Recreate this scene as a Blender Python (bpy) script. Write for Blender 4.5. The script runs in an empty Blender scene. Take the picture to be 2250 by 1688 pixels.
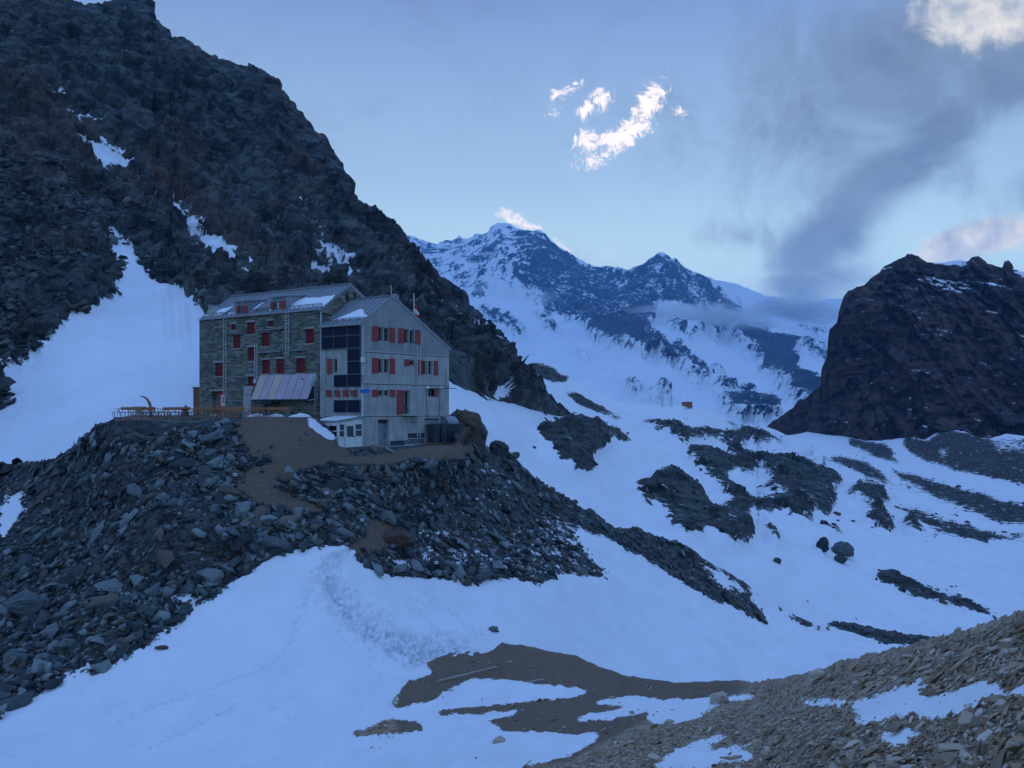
import bpy, bmesh, math, random
import numpy as np
from mathutils import Vector, Matrix

# ------------------------------------------------------------------ camera, world, sun
FPX, CX, HY = 2340.0, 1125.0, 900.0          # focal length / centre / horizon, in pixels of the 2250x1688 photograph
scn = bpy.context.scene
COL = scn.collection
cam = bpy.data.cameras.new('camera')
cam.sensor_width = 36.0
cam.lens = 36.0 * FPX / 2250.0
cam.clip_start = 0.1
cam.clip_end = 60000.0
camo = bpy.data.objects.new('camera', cam)
COL.objects.link(camo)
camo.rotation_euler = (math.radians(90), 0, 0)
cam.shift_y = (HY - 844.0) / 2250.0            # level camera with the lens shifted up: verticals stay upright
scn.camera = camo
scn.view_settings.view_transform = 'Standard'
scn.view_settings.look = 'None'
scn.view_settings.gamma = 1.0
scn.view_settings.exposure = 0.62
scn.cycles.use_denoising = True
scn.cycles.max_bounces = 5
scn.cycles.diffuse_bounces = 3
scn.cycles.glossy_bounces = 2
scn.cycles.transmission_bounces = 3
scn.cycles.transparent_max_bounces = 8
scn.cycles.volume_bounces = 1
scn.cycles.use_adaptive_sampling = True
scn.cycles.adaptive_threshold = 0.015
scn.cycles.sample_clamp_indirect = 4.0

SUN_EL, SUN_AZ = math.radians(4.5), math.radians(2.0)   # the sun has gone behind the main peak


class NT:
    """small helper round a node tree"""
    def __init__(s, tree):
        s.t = tree
        s.n = tree.nodes
        s.l = tree.links

    def new(s, typ, **kw):
        nd = s.n.new(typ)
        for k, v in kw.items():
            setattr(nd, k, v)
        return nd

    def put(s, sock, v):
        if isinstance(v, bpy.types.NodeSocket):
            s.l.new(v, sock)
        elif v is not None:
            if isinstance(v, (tuple, list)) and len(v) == 3 and sock.type == 'RGBA':
                v = (*v, 1)
            sock.default_value = v

    def math(s, op, a, b=None, c=None, clamp=False):
        nd = s.new('ShaderNodeMath', operation=op, use_clamp=clamp)
        for i, v in enumerate((a, b, c)):
            if v is not None:
                s.put(nd.inputs[i], v)
        return nd.outputs[0]

    def mix(s, f, a, b, mode='MIX'):
        nd = s.new('ShaderNodeMix', data_type='RGBA', blend_type=mode)
        s.put(nd.inputs[0], f)
        s.put(nd.inputs[6], a)
        s.put(nd.inputs[7], b)
        return nd.outputs[2]

    def noise(s, vec, scale, detail=4, rough=0.55, dist=0.0, out=0):
        nd = s.new('ShaderNodeTexNoise')
        s.put(nd.inputs['Vector'], vec)
        nd.inputs['Scale'].default_value = scale
        nd.inputs['Detail'].default_value = detail
        nd.inputs['Roughness'].default_value = rough
        nd.inputs['Distortion'].default_value = dist
        return nd.outputs[out]

    def ramp(s, fac, stops, interp='LINEAR'):
        nd = s.new('ShaderNodeValToRGB')
        nd.color_ramp.interpolation = interp
        e = nd.color_ramp.elements
        while len(e) < len(stops):
            e.new(0.5)
        for i, (p, c) in enumerate(stops):
            e[i].position = p
            e[i].color = (*c, 1) if len(c) == 3 else c
        s.put(nd.inputs[0], fac)
        return nd.outputs[0]

    def step(s, v, lo, hi):
        nd = s.new('ShaderNodeMapRange', interpolation_type='SMOOTHSTEP')
        s.put(nd.inputs[0], v)
        nd.inputs[1].default_value = lo
        nd.inputs[2].default_value = hi
        return nd.outputs[0]

    def mapping(s, vec, scale=(1, 1, 1), rot=(0, 0, 0), loc=(0, 0, 0)):
        nd = s.new('ShaderNodeMapping')
        s.put(nd.inputs[0], vec)
        nd.inputs[1].default_value = loc
        nd.inputs[2].default_value = rot
        nd.inputs[3].default_value = scale
        return nd.outputs[0]


def make_world():
    w = bpy.data.worlds.new('World')
    scn.world = w
    w.use_nodes = True
    T = NT(w.node_tree)
    T.n.clear()
    tc = T.new('ShaderNodeTexCoord').outputs['Generated']
    sky = T.new('ShaderNodeTexSky', sky_type='NISHITA')
    sky.sun_disc = False
    sky.sun_elevation = SUN_EL
    sky.sun_rotation = SUN_AZ
    sky.altitude = 2700
    sky.air_density = 1.0
    sky.dust_density = 0.6
    sky.ozone_density = 3.0
    sep = T.new('ShaderNodeSeparateXYZ')
    T.put(sep.inputs[0], tc)
    x, y, z = sep.outputs
    elev = T.math('MAXIMUM', z, 0.0)
    # blue-hour sky gradient; unseen zenith brightened and sides dimmed to shape the light
    sxyz = T.new('ShaderNodeSeparateXYZ')
    T.put(sxyz.inputs[0], tc)
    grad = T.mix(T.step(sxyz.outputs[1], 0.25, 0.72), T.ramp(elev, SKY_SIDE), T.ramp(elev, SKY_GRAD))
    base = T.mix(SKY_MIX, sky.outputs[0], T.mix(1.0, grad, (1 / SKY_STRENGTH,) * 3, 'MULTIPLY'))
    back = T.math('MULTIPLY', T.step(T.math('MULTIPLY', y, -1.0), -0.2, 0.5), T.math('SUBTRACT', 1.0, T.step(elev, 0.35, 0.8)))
    base = T.mix(back, base, T.mix(1.0, base, (1.55, 1.5, 1.45), 'MULTIPLY'))  # brighter sky behind the camera, added to light surfaces facing the view
    # clouds, laid out by compass bearing and altitude angle
    ys = T.math('MAXIMUM', y, 0.05)
    u = T.math('DIVIDE', x, ys)
    v = T.math('DIVIDE', z, ys)
    comb = T.new('ShaderNodeCombineXYZ')
    T.put(comb.inputs[0], u)
    T.put(comb.inputs[1], v)
    uv = comb.outputs[0]
    ahead = T.step(y, 0.3, 0.55)
    warp = T.noise(uv, 7.0, 3, 0.5, out=1)
    wn = T.new('ShaderNodeVectorMath', operation='MULTIPLY_ADD')
    T.put(wn.inputs[0], warp)
    wn.inputs[1].default_value = (0.05, 0.05, 0)
    cen = T.new('ShaderNodeVectorMath', operation='SUBTRACT')
    T.put(cen.inputs[0], uv)
    cen.inputs[1].default_value = (0.025, 0.025, 0)
    T.put(wn.inputs[2], cen.outputs[0])
    uvw = wn.outputs[0]

    def blobs(lst, warped, floor=-0.6):
        acc = None
        for (px, py, rx, ry, ang, amp) in lst:
            px, py = px * 1.0176, py * 1.0176
            cu, cv = (px - CX) / FPX, (HY - py) / FPX
            a = math.radians(ang)
            m = T.new('ShaderNodeMapping', vector_type='TEXTURE')
            T.put(m.inputs[0], warped)
            m.inputs[1].default_value = (cu, cv, 0)
            m.inputs[2].default_value = (0, 0, a)
            m.inputs[3].default_value = (rx * 1.0176 / FPX, ry * 1.0176 / FPX, 1)
            ln = T.new('ShaderNodeVectorMath', operation='LENGTH')
            T.put(ln.inputs[0], m.outputs[0])
            f = T.math('SUBTRACT', 1.0, ln.outputs['Value'])
            f = T.math('MULTIPLY', T.math('MAXIMUM', f, floor), amp)
            acc = f if acc is None else T.math('MAXIMUM', acc, f)
        return acc
    dark = blobs(DARK_BLOBS, uvw)
    n1 = T.noise(T.mapping(uv, (1, 1, 1), (0, 0, -0.6)), 9.0, 12, 0.66, 0.5)
    dk = T.math('ADD', dark, T.math('MULTIPLY', T.math('SUBTRACT', n1, 0.5), 3.5))
    dmask = T.math('MULTIPLY', T.step(dk, -0.35, 1.25), ahead)
    dcol = T.ramp(T.noise(uv, 14.0, 6, 0.6), [(0.3, (0.10, 0.13, 0.175)), (0.7, (0.17, 0.21, 0.265))])
    warm = blobs(WARM_BLOBS, uvw)
    n2 = T.noise(uv, 22.0, 9, 0.66, 0.6)
    wk = T.math('ADD', warm, T.math('MULTIPLY', T.math('SUBTRACT', n2, 0.5), 2.4))
    wmask = T.math('MULTIPLY', T.step(wk, 0.0, 0.8), ahead)
    wcol = T.ramp(T.noise(uv, 30.0, 6, 0.6), [(0.35, (0.36, 0.38, 0.40)), (0.62, (0.74, 0.69, 0.58))])
    wisp = blobs(WISP_BLOBS, uvw, -2.5)
    n3 = T.noise(T.mapping(uv, (1.0, 1.0, 1), (0, 0, 0.5)), 52.0, 12, 0.78, 1.6)
    pk = T.math('ADD', wisp, T.math('MULTIPLY', T.math('SUBTRACT', n3, 0.5), 7.0))
    pmask = T.math('MULTIPLY', T.step(pk, 0.1, 1.2), ahead)
    S = 1.0 / SKY_STRENGTH
    c = T.mix(T.math('MULTIPLY', dmask, 0.88), base, T.mix(1.0, dcol, (S, S, S), 'MULTIPLY'))
    c = T.mix(T.math('MULTIPLY', wmask, 0.9), c, T.mix(1.0, wcol, (S, S, S), 'MULTIPLY'))
    c = T.mix(pmask, c, (1.0 * S, 0.86 * S, 0.76 * S))
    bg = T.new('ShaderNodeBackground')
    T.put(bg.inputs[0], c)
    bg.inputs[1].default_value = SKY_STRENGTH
    out = T.new('ShaderNodeOutputWorld')
    T.l.new(bg.outputs[0], out.inputs[0])
    w.cycles.sampling_method = 'MANUAL'
    w.cycles.sample_map_resolution = 512


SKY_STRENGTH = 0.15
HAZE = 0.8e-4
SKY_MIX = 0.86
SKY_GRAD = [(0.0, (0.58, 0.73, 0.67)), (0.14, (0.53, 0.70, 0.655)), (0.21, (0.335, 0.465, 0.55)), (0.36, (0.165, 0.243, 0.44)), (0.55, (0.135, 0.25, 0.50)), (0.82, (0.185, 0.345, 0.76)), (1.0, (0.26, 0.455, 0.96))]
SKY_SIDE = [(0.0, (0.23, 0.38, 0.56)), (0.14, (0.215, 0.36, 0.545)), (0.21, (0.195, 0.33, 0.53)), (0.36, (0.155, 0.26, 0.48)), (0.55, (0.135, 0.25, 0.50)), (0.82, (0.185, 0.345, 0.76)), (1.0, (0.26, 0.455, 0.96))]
# px, py (in the 2211-wide view), half-length, half-width, angle, weight
DARK_BLOBS = [(2240, 150, 420, 120, 22, 1.5), (2050, 275, 290, 88, 36, 1.5), (1905, 400, 240, 84, 42, 1.4), (1770, 515, 185, 92, 34, 1.3), (1735, 605, 150, 55, 8, 1.05),
              (1600, 520, 120, 50, 0, 0.7), (1990, 130, 580, 290, 22, 1.1), (2230, 420, 120, 60, 20, 0.5)]
WARM_BLOBS = [(2190, 10, 240, 120, 12, 1.5), (2130, 520, 180, 46, 14, 2.0), (2220, 500, 110, 50, 0, 1.3)]
WISP_BLOBS = [(1335, 290, 115, 30, 33, 1.7), (1400, 225, 75, 34, 55, 1.7), (1262, 305, 40, 32, 0, 1.4), (1290, 215, 40, 28, 60, 1.5),
              (1255, 232, 38, 18, 35, 1.3), (1200, 205, 40, 17, 25, 1.2), (1190, 240, 16, 14, 0, 0.8), (1240, 172, 18, 10, 0, 0.7), (1465, 240, 24, 14, 0, 0.7),
              (1110, 477, 46, 19, -18, 1.5), (1150, 492, 40, 14, -18, 1.2), (1222, 540, 36, 12, -30, 1.0)]
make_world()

sl = bpy.data.lights.new('sun', 'SUN')
sl.energy = 2.0
sl.angle = math.radians(0.5)
sl.color = (1.0, 0.86, 0.7)
slo = bpy.data.objects.new('sun', sl)
COL.objects.link(slo)
dsun = Vector((math.sin(SUN_AZ) * math.cos(SUN_EL), math.cos(SUN_AZ) * math.cos(SUN_EL), math.sin(SUN_EL)))
slo.rotation_euler = dsun.to_track_quat('Z', 'Y').to_euler()

# ------------------------------------------------------------------ numeric noise


def _hash(ix, iy, iz, seed):
    h = (ix.astype(np.uint32) * np.uint32(374761393)) ^ (iy.astype(np.uint32) * np.uint32(668265263)) ^ (iz.astype(np.uint32) * np.uint32(2147483647 - 1640531)) ^ np.uint32((seed * 974711 + 12345) & 0xffffffff)
    h = (h ^ (h >> np.uint32(13))) * np.uint32(1274126177)
    h = (h ^ (h >> np.uint32(16))) * np.uint32(2246822519)
    return h ^ (h >> np.uint32(15))


def _r(h):
    return (h & np.uint32(0xffffff)).astype(np.float64) / 16777215.0


def vnoise(p, seed=0):
    """value noise in -1..1 at points p (N,3)"""
    i = np.floor(p).astype(np.int64)
    f = p - i
    f = f * f * f * (f * (f * 6 - 15) + 10)
    out = 0
    for dx in (0, 1):
        wx = f[:, 0] if dx else 1 - f[:, 0]
        for dy in (0, 1):
            wy = f[:, 1] if dy else 1 - f[:, 1]
            for dz in (0, 1):
                wz = f[:, 2] if dz else 1 - f[:, 2]
                out = out + wx * wy * wz * _r(_hash(i[:, 0] + dx, i[:, 1] + dy, i[:, 2] + dz, seed))
    return out * 2 - 1


ROT = np.array(Matrix.Rotation(0.7, 3, Vector((0.3, 0.8, 0.5)).normalized()))


def fbm(p, octs=5, gain=0.5, lac=2.03, seed=0, ridge=False):
    a, s, t = 1.0, 0.0, 0.0
    q = p.copy()
    for o in range(octs):
        n = vnoise(q, seed + o * 7)
        if ridge:
            n = 1 - 2 * np.abs(n)
        s = s + a * n
        t += a
        a *= gain
        q = (q @ ROT.T) * lac + 13.7
    return s / t


def blocks(p, seed=0):
    """angular blocks: random height and tilt per cell, and the distance to the crack between blocks"""
    i0 = np.floor(p).astype(np.int64)
    n = len(p)
    d1 = np.full(n, 9.0)
    d2 = np.full(n, 9.0)
    h = np.zeros(n)
    for dx in (-1, 0, 1):
        for dy in (-1, 0, 1):
            for dz in (-1, 0, 1):
                cx, cy, cz = i0[:, 0] + dx, i0[:, 1] + dy, i0[:, 2] + dz
                ha, hb, hc, hd = (_hash(cx, cy, cz, seed + k) for k in (1, 2, 3, 4))
                q = p - np.stack([cx + _r(ha), cy + _r(hb), cz + _r(hc)], 1)
                d = np.sqrt((q * q).sum(1))
                tl = np.stack([_r(ha >> np.uint32(3)) - .5, _r(hb >> np.uint32(3)) - .5, _r(hc >> np.uint32(3)) - .5], 1)
                hh = (_r(hd) - .5) * 1.0 + (q * tl).sum(1) * 2.0
                m = d < d1
                d2 = np.where(m, d1, np.minimum(d2, d))
                h = np.where(m, hh, h)
                d1 = np.where(m, d, d1)
    return h, d2 - d1


# ------------------------------------------------------------------ traced outlines
CROP = {'f': (0, 0, 1.0176), '4': (0, 0, .5426), '5': (850, 450, .4521), '6': (1350, 400, .5122), '7': (0, 900, .4751), '8': (900, 1250, .6103), 'p': (0, 0, 1.0)}


def P(c, *pts):
    ox, oy, s = CROP[c]
    return np.array([(ox + s * a, oy + s * b) for a, b in pts], float)


MS = 2.0                                       # mask cells are 2 photo pixels
MX0, MY0, MW, MH = -700, -300, 1900, 1500      # mask raster covers px -700..3100, py -300..2700


class Mask:
    def __init__(s, v=0.0):
        s.a = np.full((MH, MW), v, np.float32)

    def poly(s, pts, val=1.0, blur=0):
        q = (pts - np.array([MX0, MY0])) / MS
        x0, y0 = np.maximum(np.floor(q.min(0)).astype(int) - 1, 0)
        x1, y1 = np.minimum(np.ceil(q.max(0)).astype(int) + 1, [MW, MH])
        if x1 <= x0 or y1 <= y0:
            return s
        yy, xx = np.mgrid[y0:y1, x0:x1] + 0.5
        inside = np.zeros(yy.shape, bool)
        for (ax, ay), (bx, by) in zip(q, np.roll(q, -1, 0)):
            if ay == by:
                continue
            c = ((ay > yy) != (by > yy)) & (xx < (bx - ax) * (yy - ay) / (by - ay) + ax)
            inside ^= c
        s.a[y0:y1, x0:x1][inside] = val
        return s

    def line(s, pts, w, val=1.0):
        """a band of varying width: w is one number or one per point"""
        w = np.broadcast_to(np.asarray(w, float), (len(pts),))
        for k in range(len(pts) - 1):
            a, b = pts[k], pts[k + 1]
            t = (b - a) / max(np.hypot(*(b - a)), 1e-6)
            nn = np.array([-t[1], t[0]])
            s.poly(np.array([a + nn * w[k] / 2, b + nn * w[k + 1] / 2, b - nn * w[k + 1] / 2, a - nn * w[k] / 2]), val)
            ang = np.linspace(0, 2 * np.pi, 10)[:-1]
            s.poly(b + np.stack([np.cos(ang), np.sin(ang)], 1) * w[k + 1] / 2, val)
        return s

    def blur(s, r):
        for _ in range(2):
            for ax in (0, 1):
                c = np.cumsum(np.pad(s.a, [(r + 1, r) if k == ax else (0, 0) for k in (0, 1)], mode='edge'), axis=ax, dtype=np.float64)
                if ax == 0:
                    s.a = ((c[2 * r + 1:] - c[:-2 * r - 1]) / (2 * r + 1)).astype(np.float32)
                else:
                    s.a = ((c[:, 2 * r + 1:] - c[:, :-2 * r - 1]) / (2 * r + 1)).astype(np.float32)
        return s

    def at(s, px, py):
        x = np.clip((px - MX0) / MS - .5, 0, MW - 1.01)
        y = np.clip((py - MY0) / MS - .5, 0, MH - 1.01)
        i, j = x.astype(int), y.astype(int)
        fx, fy = x - i, y - j
        a = s.a
        return (a[j, i] * (1 - fx) + a[j, i + 1] * fx) * (1 - fy) + (a[j + 1, i] * (1 - fx) + a[j + 1, i + 1] * fx) * fy


def rbf(cps):
    """smooth depth field through (px, py, depth) control points"""
    c = np.array(cps, float)
    X = c[:, :2] / 500.0
    y = np.log(c[:, 2])
    n = len(X)

    def ker(A, B):
        r2 = ((A[:, None, :] - B[None, :, :]) ** 2).sum(2)
        return 0.5 * r2 * np.log(r2 + 1e-9)
    K = ker(X, X) + np.eye(n) * 2e-4
    Pm = np.hstack([np.ones((n, 1)), X])
    A = np.block([[K, Pm], [Pm.T, np.zeros((3, 3))]])
    sol = np.linalg.solve(A, np.concatenate([y, np.zeros(3)]))

    def f(px, py):
        sh = np.shape(px)
        q = np.stack([np.ravel(px), np.ravel(py)], 1) / 500.0
        o = np.empty(len(q))
        for k in range(0, len(q), 40000):
            qq = q[k:k + 40000]
            o[k:k + 40000] = ker(qq, X) @ sol[:n] + sol[n] + qq @ sol[n + 1:]
        return np.exp(o).reshape(sh)
    return f


def world(px, py, d):
    return np.stack([(px - CX) / FPX * d, d, (HY - py) / FPX * d], -1)


def at(px, py, d):
    return Vector(((px - CX) / FPX * d, d, (HY - py) / FPX * d))


SURF = {}


def sheet(name, mat, px0, px1, step, top, bottom, depth, masks, disp, back, vpow=1.0, rows=None, label=None, rag=0, jag=0):
    """a stretch of mountain ground: depth(px,py) gives its real distance, disp its relief, back how it falls away behind its crest"""
    xs = np.arange(px0, min(px1, 2640) + step, step)
    if px1 > 2700:      # beyond the frame the columns widen
        xs = np.concatenate([xs, xs[-1] + np.cumsum(np.linspace(step, 40, int((px1 - xs[-1]) / 18)))])
    yt = np.interp(xs, top[:, 0], top[:, 1])
    yb = np.interp(xs, bottom[:, 0], bottom[:, 1])
    if jag:
        yt = yt - np.maximum(fbm(np.stack([xs / 15, xs * 0, xs * 0], 1), 4, .7, seed=601) * jag, -jag * .3)
    nr = rows or int(np.max(yb - yt) / step)
    vv = np.linspace(0, 1, nr) ** vpow
    px = np.repeat(xs[None, :], nr, 0)
    py = yb[None, :] * (1 - vv[:, None]) + yt[None, :] * vv[:, None]
    d = depth(px, py)
    pos = world(px, py, d)
    # back slope
    nb = len(back)
    if nb:
        top_p = pos[-1]
        dirs = top_p[:, :2] / np.linalg.norm(top_p[:, :2], axis=1, keepdims=True)
        bk = []
        for (dist, drop) in back:
            q = top_p.copy()
            q[:, :2] += dirs * dist
            q[:, 2] -= drop
            bk.append(q)
        pos = np.concatenate([pos, np.array(bk)], 0)
        px = np.concatenate([px, np.repeat(xs[None, :], nb, 0)], 0)
        py = np.concatenate([py, np.repeat(yt[None, :], nb, 0)], 0)
    # normals of the smooth ground
    du = np.gradient(pos, axis=1)
    dv = np.gradient(pos, axis=0)
    nrm = np.cross(du, dv)
    nrm /= np.linalg.norm(nrm, axis=2, keepdims=True) + 1e-12
    R, Cn = px.shape
    F = lambda a: a.reshape(R * Cn, -1).squeeze()
    PX, PY = F(px), F(py)
    if rag:
        q3 = np.stack([PX / 16, PY / 16, PX * 0], 1)
        wx = (fbm(q3, 4, .62, seed=501) * rag * 1.6)
        wy = (fbm(q3, 4, .62, seed=502) * rag)
        fixed = {'dirt', 'relief', 'brown', 'track', 'crev', 'rough'}
        mk = {k: (m.at(PX, PY) if k in fixed else m.at(PX + wx, PY + wy)) for k, m in masks.items()}
    else:
        mk = {k: m.at(PX, PY) for k, m in masks.items()}
    edge = np.ones((R, Cn))
    Pn = F(pos)
    off = disp(Pn, F(nrm), mk, F(px), F(py))
    newp = Pn + off
    me = bpy.data.meshes.new(name)
    idx = np.arange(R * Cn).reshape(R, Cn)
    quads = np.stack([idx[:-1, :-1], idx[:-1, 1:], idx[1:, 1:], idx[1:, :-1]], -1).reshape(-1, 4)
    me.vertices.add(R * Cn)
    me.vertices.foreach_set('co', newp.astype(np.float32).ravel())
    me.loops.add(quads.size)
    me.loops.foreach_set('vertex_index', quads.ravel().astype(np.int32))
    me.polygons.add(len(quads))
    me.polygons.foreach_set('loop_start', np.arange(0, quads.size, 4, dtype=np.int32))
    me.polygons.foreach_set('loop_total', np.full(len(quads), 4, np.int32))
    me.update()
    for k, v in mk.items():
        at_ = me.attributes.new(k, 'FLOAT', 'POINT')
        at_.data.foreach_set('value', np.ascontiguousarray(v, np.float32))
    me.materials.append(mat)
    o = bpy.data.objects.new(name, me)
    COL.objects.link(o)
    o['kind'] = 'structure'
    if label:
        o['label'] = label
    g = newp.reshape(R, Cn, 3)
    gn = np.cross(np.gradient(pos, axis=1), np.gradient(pos, axis=0))
    gn /= np.linalg.norm(gn, axis=2, keepdims=True) + 1e-12
    SURF[name] = dict(vpow=vpow, pos=g[:nr], nrm=gn[:nr], xs=xs, py=py[:nr], px=px[:nr])
    return o


def spot(name, px, py):
    """point and normal of a built sheet where the photograph shows (px, py)"""
    S = SURF[name]
    j = int(np.clip(np.searchsorted(S['xs'], px), 0, len(S['xs']) - 1))
    i = int(np.argmin(np.abs(S['py'][:, j] - py)))
    return Vector(S['pos'][i, j]), Vector(S['nrm'][i, j])


# ------------------------------------------------------------------ materials
MATS = {}


def new_mat(name):
    m = bpy.data.materials.new(name)
    m.use_nodes = True
    T = NT(m.node_tree)
    b = T.n['Principled BSDF']
    b.inputs['Roughness'].default_value = 0.85
    b.inputs['Specular IOR Level'].default_value = 0.25
    MATS[name] = m
    return m, T, b


SNOW = (0.78, 0.80, 0.84)


def ground_mat(name, unit, rock_stops, brown, brown_amt, snow_amp=0.9, dirt=(0.085, 0.066, 0.05), bump=0.6, fine=1.0, zs=1.9, sscale=1.3, sdir=None, streak=None, strata=None):
    """rock and snow ground; unit = size in metres of the main rock features"""
    m, T, b = new_mat(name)
    geo = T.new('ShaderNodeNewGeometry')
    pos = geo.outputs['Position']
    att = lambda k: T.new('ShaderNodeAttribute', attribute_name=k).outputs['Fac']
    pv = T.mapping(pos, (1 / unit,) * 3)
    n1 = T.noise(pv, 1.0, 6, 0.62, 0.4)
    n2 = T.noise(T.mapping(pv, (1, 1, 1), (0.5, 0.4, 0), (31, 7, 3)), 5.0, 5, 0.65)
    vor = T.new('ShaderNodeTexVoronoi', feature='F1')
    T.put(vor.inputs['Vector'], T.mapping(pv, (1, 1, zs), (0.3, 0.5, 0.2) if zs > 1 else (0.05, 0.1, 0.2)))
    vor.inputs['Scale'].default_value = 2.2 * fine
    vor2 = T.new('ShaderNodeTexVoronoi', feature='DISTANCE_TO_EDGE')
    T.put(vor2.inputs['Vector'], T.mapping(pv, (1, 1, zs), (0.3, 0.5, 0.2) if zs > 1 else (0.05, 0.1, 0.2)))
    vor2.inputs['Scale'].default_value = 2.2 * fine
    cellv = T.new('ShaderNodeSeparateColor')
    T.put(cellv.inputs[0], vor.outputs['Color'])
    tone = T.math('ADD', T.math('MULTIPLY', n1, 0.5), T.math('MULTIPLY', cellv.outputs[0], 0.3))
    tone = T.math('ADD', tone, T.math('MULTIPLY', n2, 0.25))
    if strata:    # bedding
        sb = T.noise(T.mapping(T.mapping(pos, (1, 1, 1), (0, -0.10, 0)), strata[:3]), 1.0, 6, 0.6, 0.3)
        tone = T.math('ADD', tone, T.math('MULTIPLY', T.math('SUBTRACT', sb, 0.5), strata[3]))
    if streak:    # joints and streaks down the face, contrast raised to paint in facet shading
        st = T.noise(T.mapping(T.mapping(pos, (1, 1, 1), (0, math.radians(streak[0]), 0)), streak[1]), 1.0, 7, 0.68, 0.25)
        tone = T.math('ADD', tone, T.math('MULTIPLY', T.math('SUBTRACT', st, 0.5), streak[2]))
    rock = T.ramp(tone, rock_stops)
    bn = T.noise(T.mapping(pos, (1 / unit,) * 3, loc=(90, 20, 5)), 0.22, 4, 0.6)
    bf = T.math('MULTIPLY', T.step(T.math('ADD', bn, T.math('MULTIPLY', T.math('SUBTRACT', cellv.outputs[1], 0.5), 0.1)), 0.50, 0.66), brown_amt)
    bf = T.math('MAXIMUM', bf, T.math('MULTIPLY', att('brown'), T.step(n1, 0.38, 0.6)), clamp=True)
    rock = T.mix(bf, rock, brown)
    # dirt path
    dn = T.math('ADD', att('dirt'), T.math('MULTIPLY', T.math('SUBTRACT', n2, 0.5), 0.35))
    dcol = T.mix(T.noise(pos, 9.0, 5, 0.7), tuple(c * 0.5 for c in dirt), tuple(c * 1.6 for c in dirt))
    dcol = T.mix(T.step(T.noise(pos, 4.5, 2, 0.5), 0.62, 0.7), dcol, (0.13, 0.125, 0.12))
    rock = T.mix(T.step(dn, 0.42, 0.58), rock, dcol)
    # snow
    s = att('snow')
    sv = T.mapping(pos, (1 / unit, 1 / unit, 1.6 / unit), loc=(5, 55, 8))
    if sdir:      # patches drawn out down the fall of the slope
        sv = T.mapping(T.mapping(pos, (1, 1, 1), (0, math.radians(sdir[0]), 0)), tuple(c / unit for c in sdir[1]), loc=(5, 55, 8))
    sn = T.noise(sv, sscale, 10, 0.72, 0.3)
    s2 = T.math('ADD', s, T.math('MULTIPLY', T.math('SUBTRACT', sn, 0.5), snow_amp))
    sz = T.new('ShaderNodeSeparateXYZ')
    T.put(sz.inputs[0], geo.outputs['Normal'])
    mid = T.math('SUBTRACT', 1.0, T.math('ABSOLUTE', T.math('MULTIPLY_ADD', s, 2.0, -1.0)))
    s2 = T.math('ADD', s2, T.math('MULTIPLY', T.math('MULTIPLY', T.math('SUBTRACT', sz.outputs[2], 0.6), 0.45), mid))
    sm = T.step(s2, 0.47, 0.53)
    sc = T.mix(T.noise(T.mapping(pos, (1, .5, 1)), 0.12 / max(unit, 1) * 6, 5, 0.6), tuple(c * 0.84 for c in SNOW), tuple(min(1, c * 1.10) for c in SNOW))
    grit = T.math('MULTIPLY', T.math('MULTIPLY', T.step(T.noise(pos, 5.0 / max(unit, .5), 4, .7), 0.66, 0.74), 0.30), T.step(s2, 0.95, 0.62))
    sc = T.mix(grit, sc, (0.16, 0.16, 0.17))
    sc = T.mix(T.math('MULTIPLY', att('track'), T.step(T.noise(pos, 1.9, 3, .6), 0.42, 0.62)), sc, (0.47, 0.50, 0.55))
    col = T.mix(sm, rock, sc)
    T.put(b.inputs['Base Color'], col)
    T.put(b.inputs['Roughness'], T.math('MULTIPLY_ADD', sm, -0.25, 0.9))
    # bump
    h = T.math('ADD', T.math('MULTIPLY', T.step(vor2.outputs[0], 0.0, 0.12), 0.5), T.math('MULTIPLY', cellv.outputs[2], 0.5))
    h = T.math('ADD', h, T.math('MULTIPLY', n2, 1.0))
    hs = T.math('MULTIPLY', T.noise(pos, 1.6 / max(unit * .5, 1), 4, 0.6), 0.45)
    hh = T.new('ShaderNodeMix', data_type='FLOAT')
    T.put(hh.inputs[0], sm)
    T.put(hh.inputs[2], h)
    T.put(hh.inputs[3], T.math('ADD', hs, 1.4))
    bp = T.new('ShaderNodeBump')
    bp.inputs['Strength'].default_value = bump
    bp.inputs['Distance'].default_value = unit * 0.22
    T.put(bp.inputs['Height'], hh.outputs[0])
    T.put(b.inputs['Normal'], bp.outputs[0])
    return m


def flat_mat(name, col, rough=0.8, var=0.15, scale=3.0, metal=0.0, bump=0.0, spec=0.25, stretch=(1, 1, 1), c2=None):
    m, T, b = new_mat(name)
    tc = T.new('ShaderNodeTexCoord').outputs['Object']
    n = T.noise(T.mapping(tc, stretch), scale, 5, 0.6)
    c = T.mix(T.step(n, 0.3, 0.7), tuple(v * (1 - var) for v in col), c2 or tuple(min(1, v * (1 + var)) for v in col))
    T.put(b.inputs['Base Color'], c)
    b.inputs['Roughness'].default_value = rough
    b.inputs['Metallic'].default_value = metal
    b.inputs['Specular IOR Level'].default_value = spec
    if bump:
        bp = T.new('ShaderNodeBump')
        bp.inputs['Strength'].default_value = bump
        bp.inputs['Distance'].default_value = 0.02
        T.put(bp.inputs['Height'], n)
        T.put(b.inputs['Normal'], bp.outputs[0])
    return m


#==TERRAIN==
def S3(pts):
    return np.array(pts, float)


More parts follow.
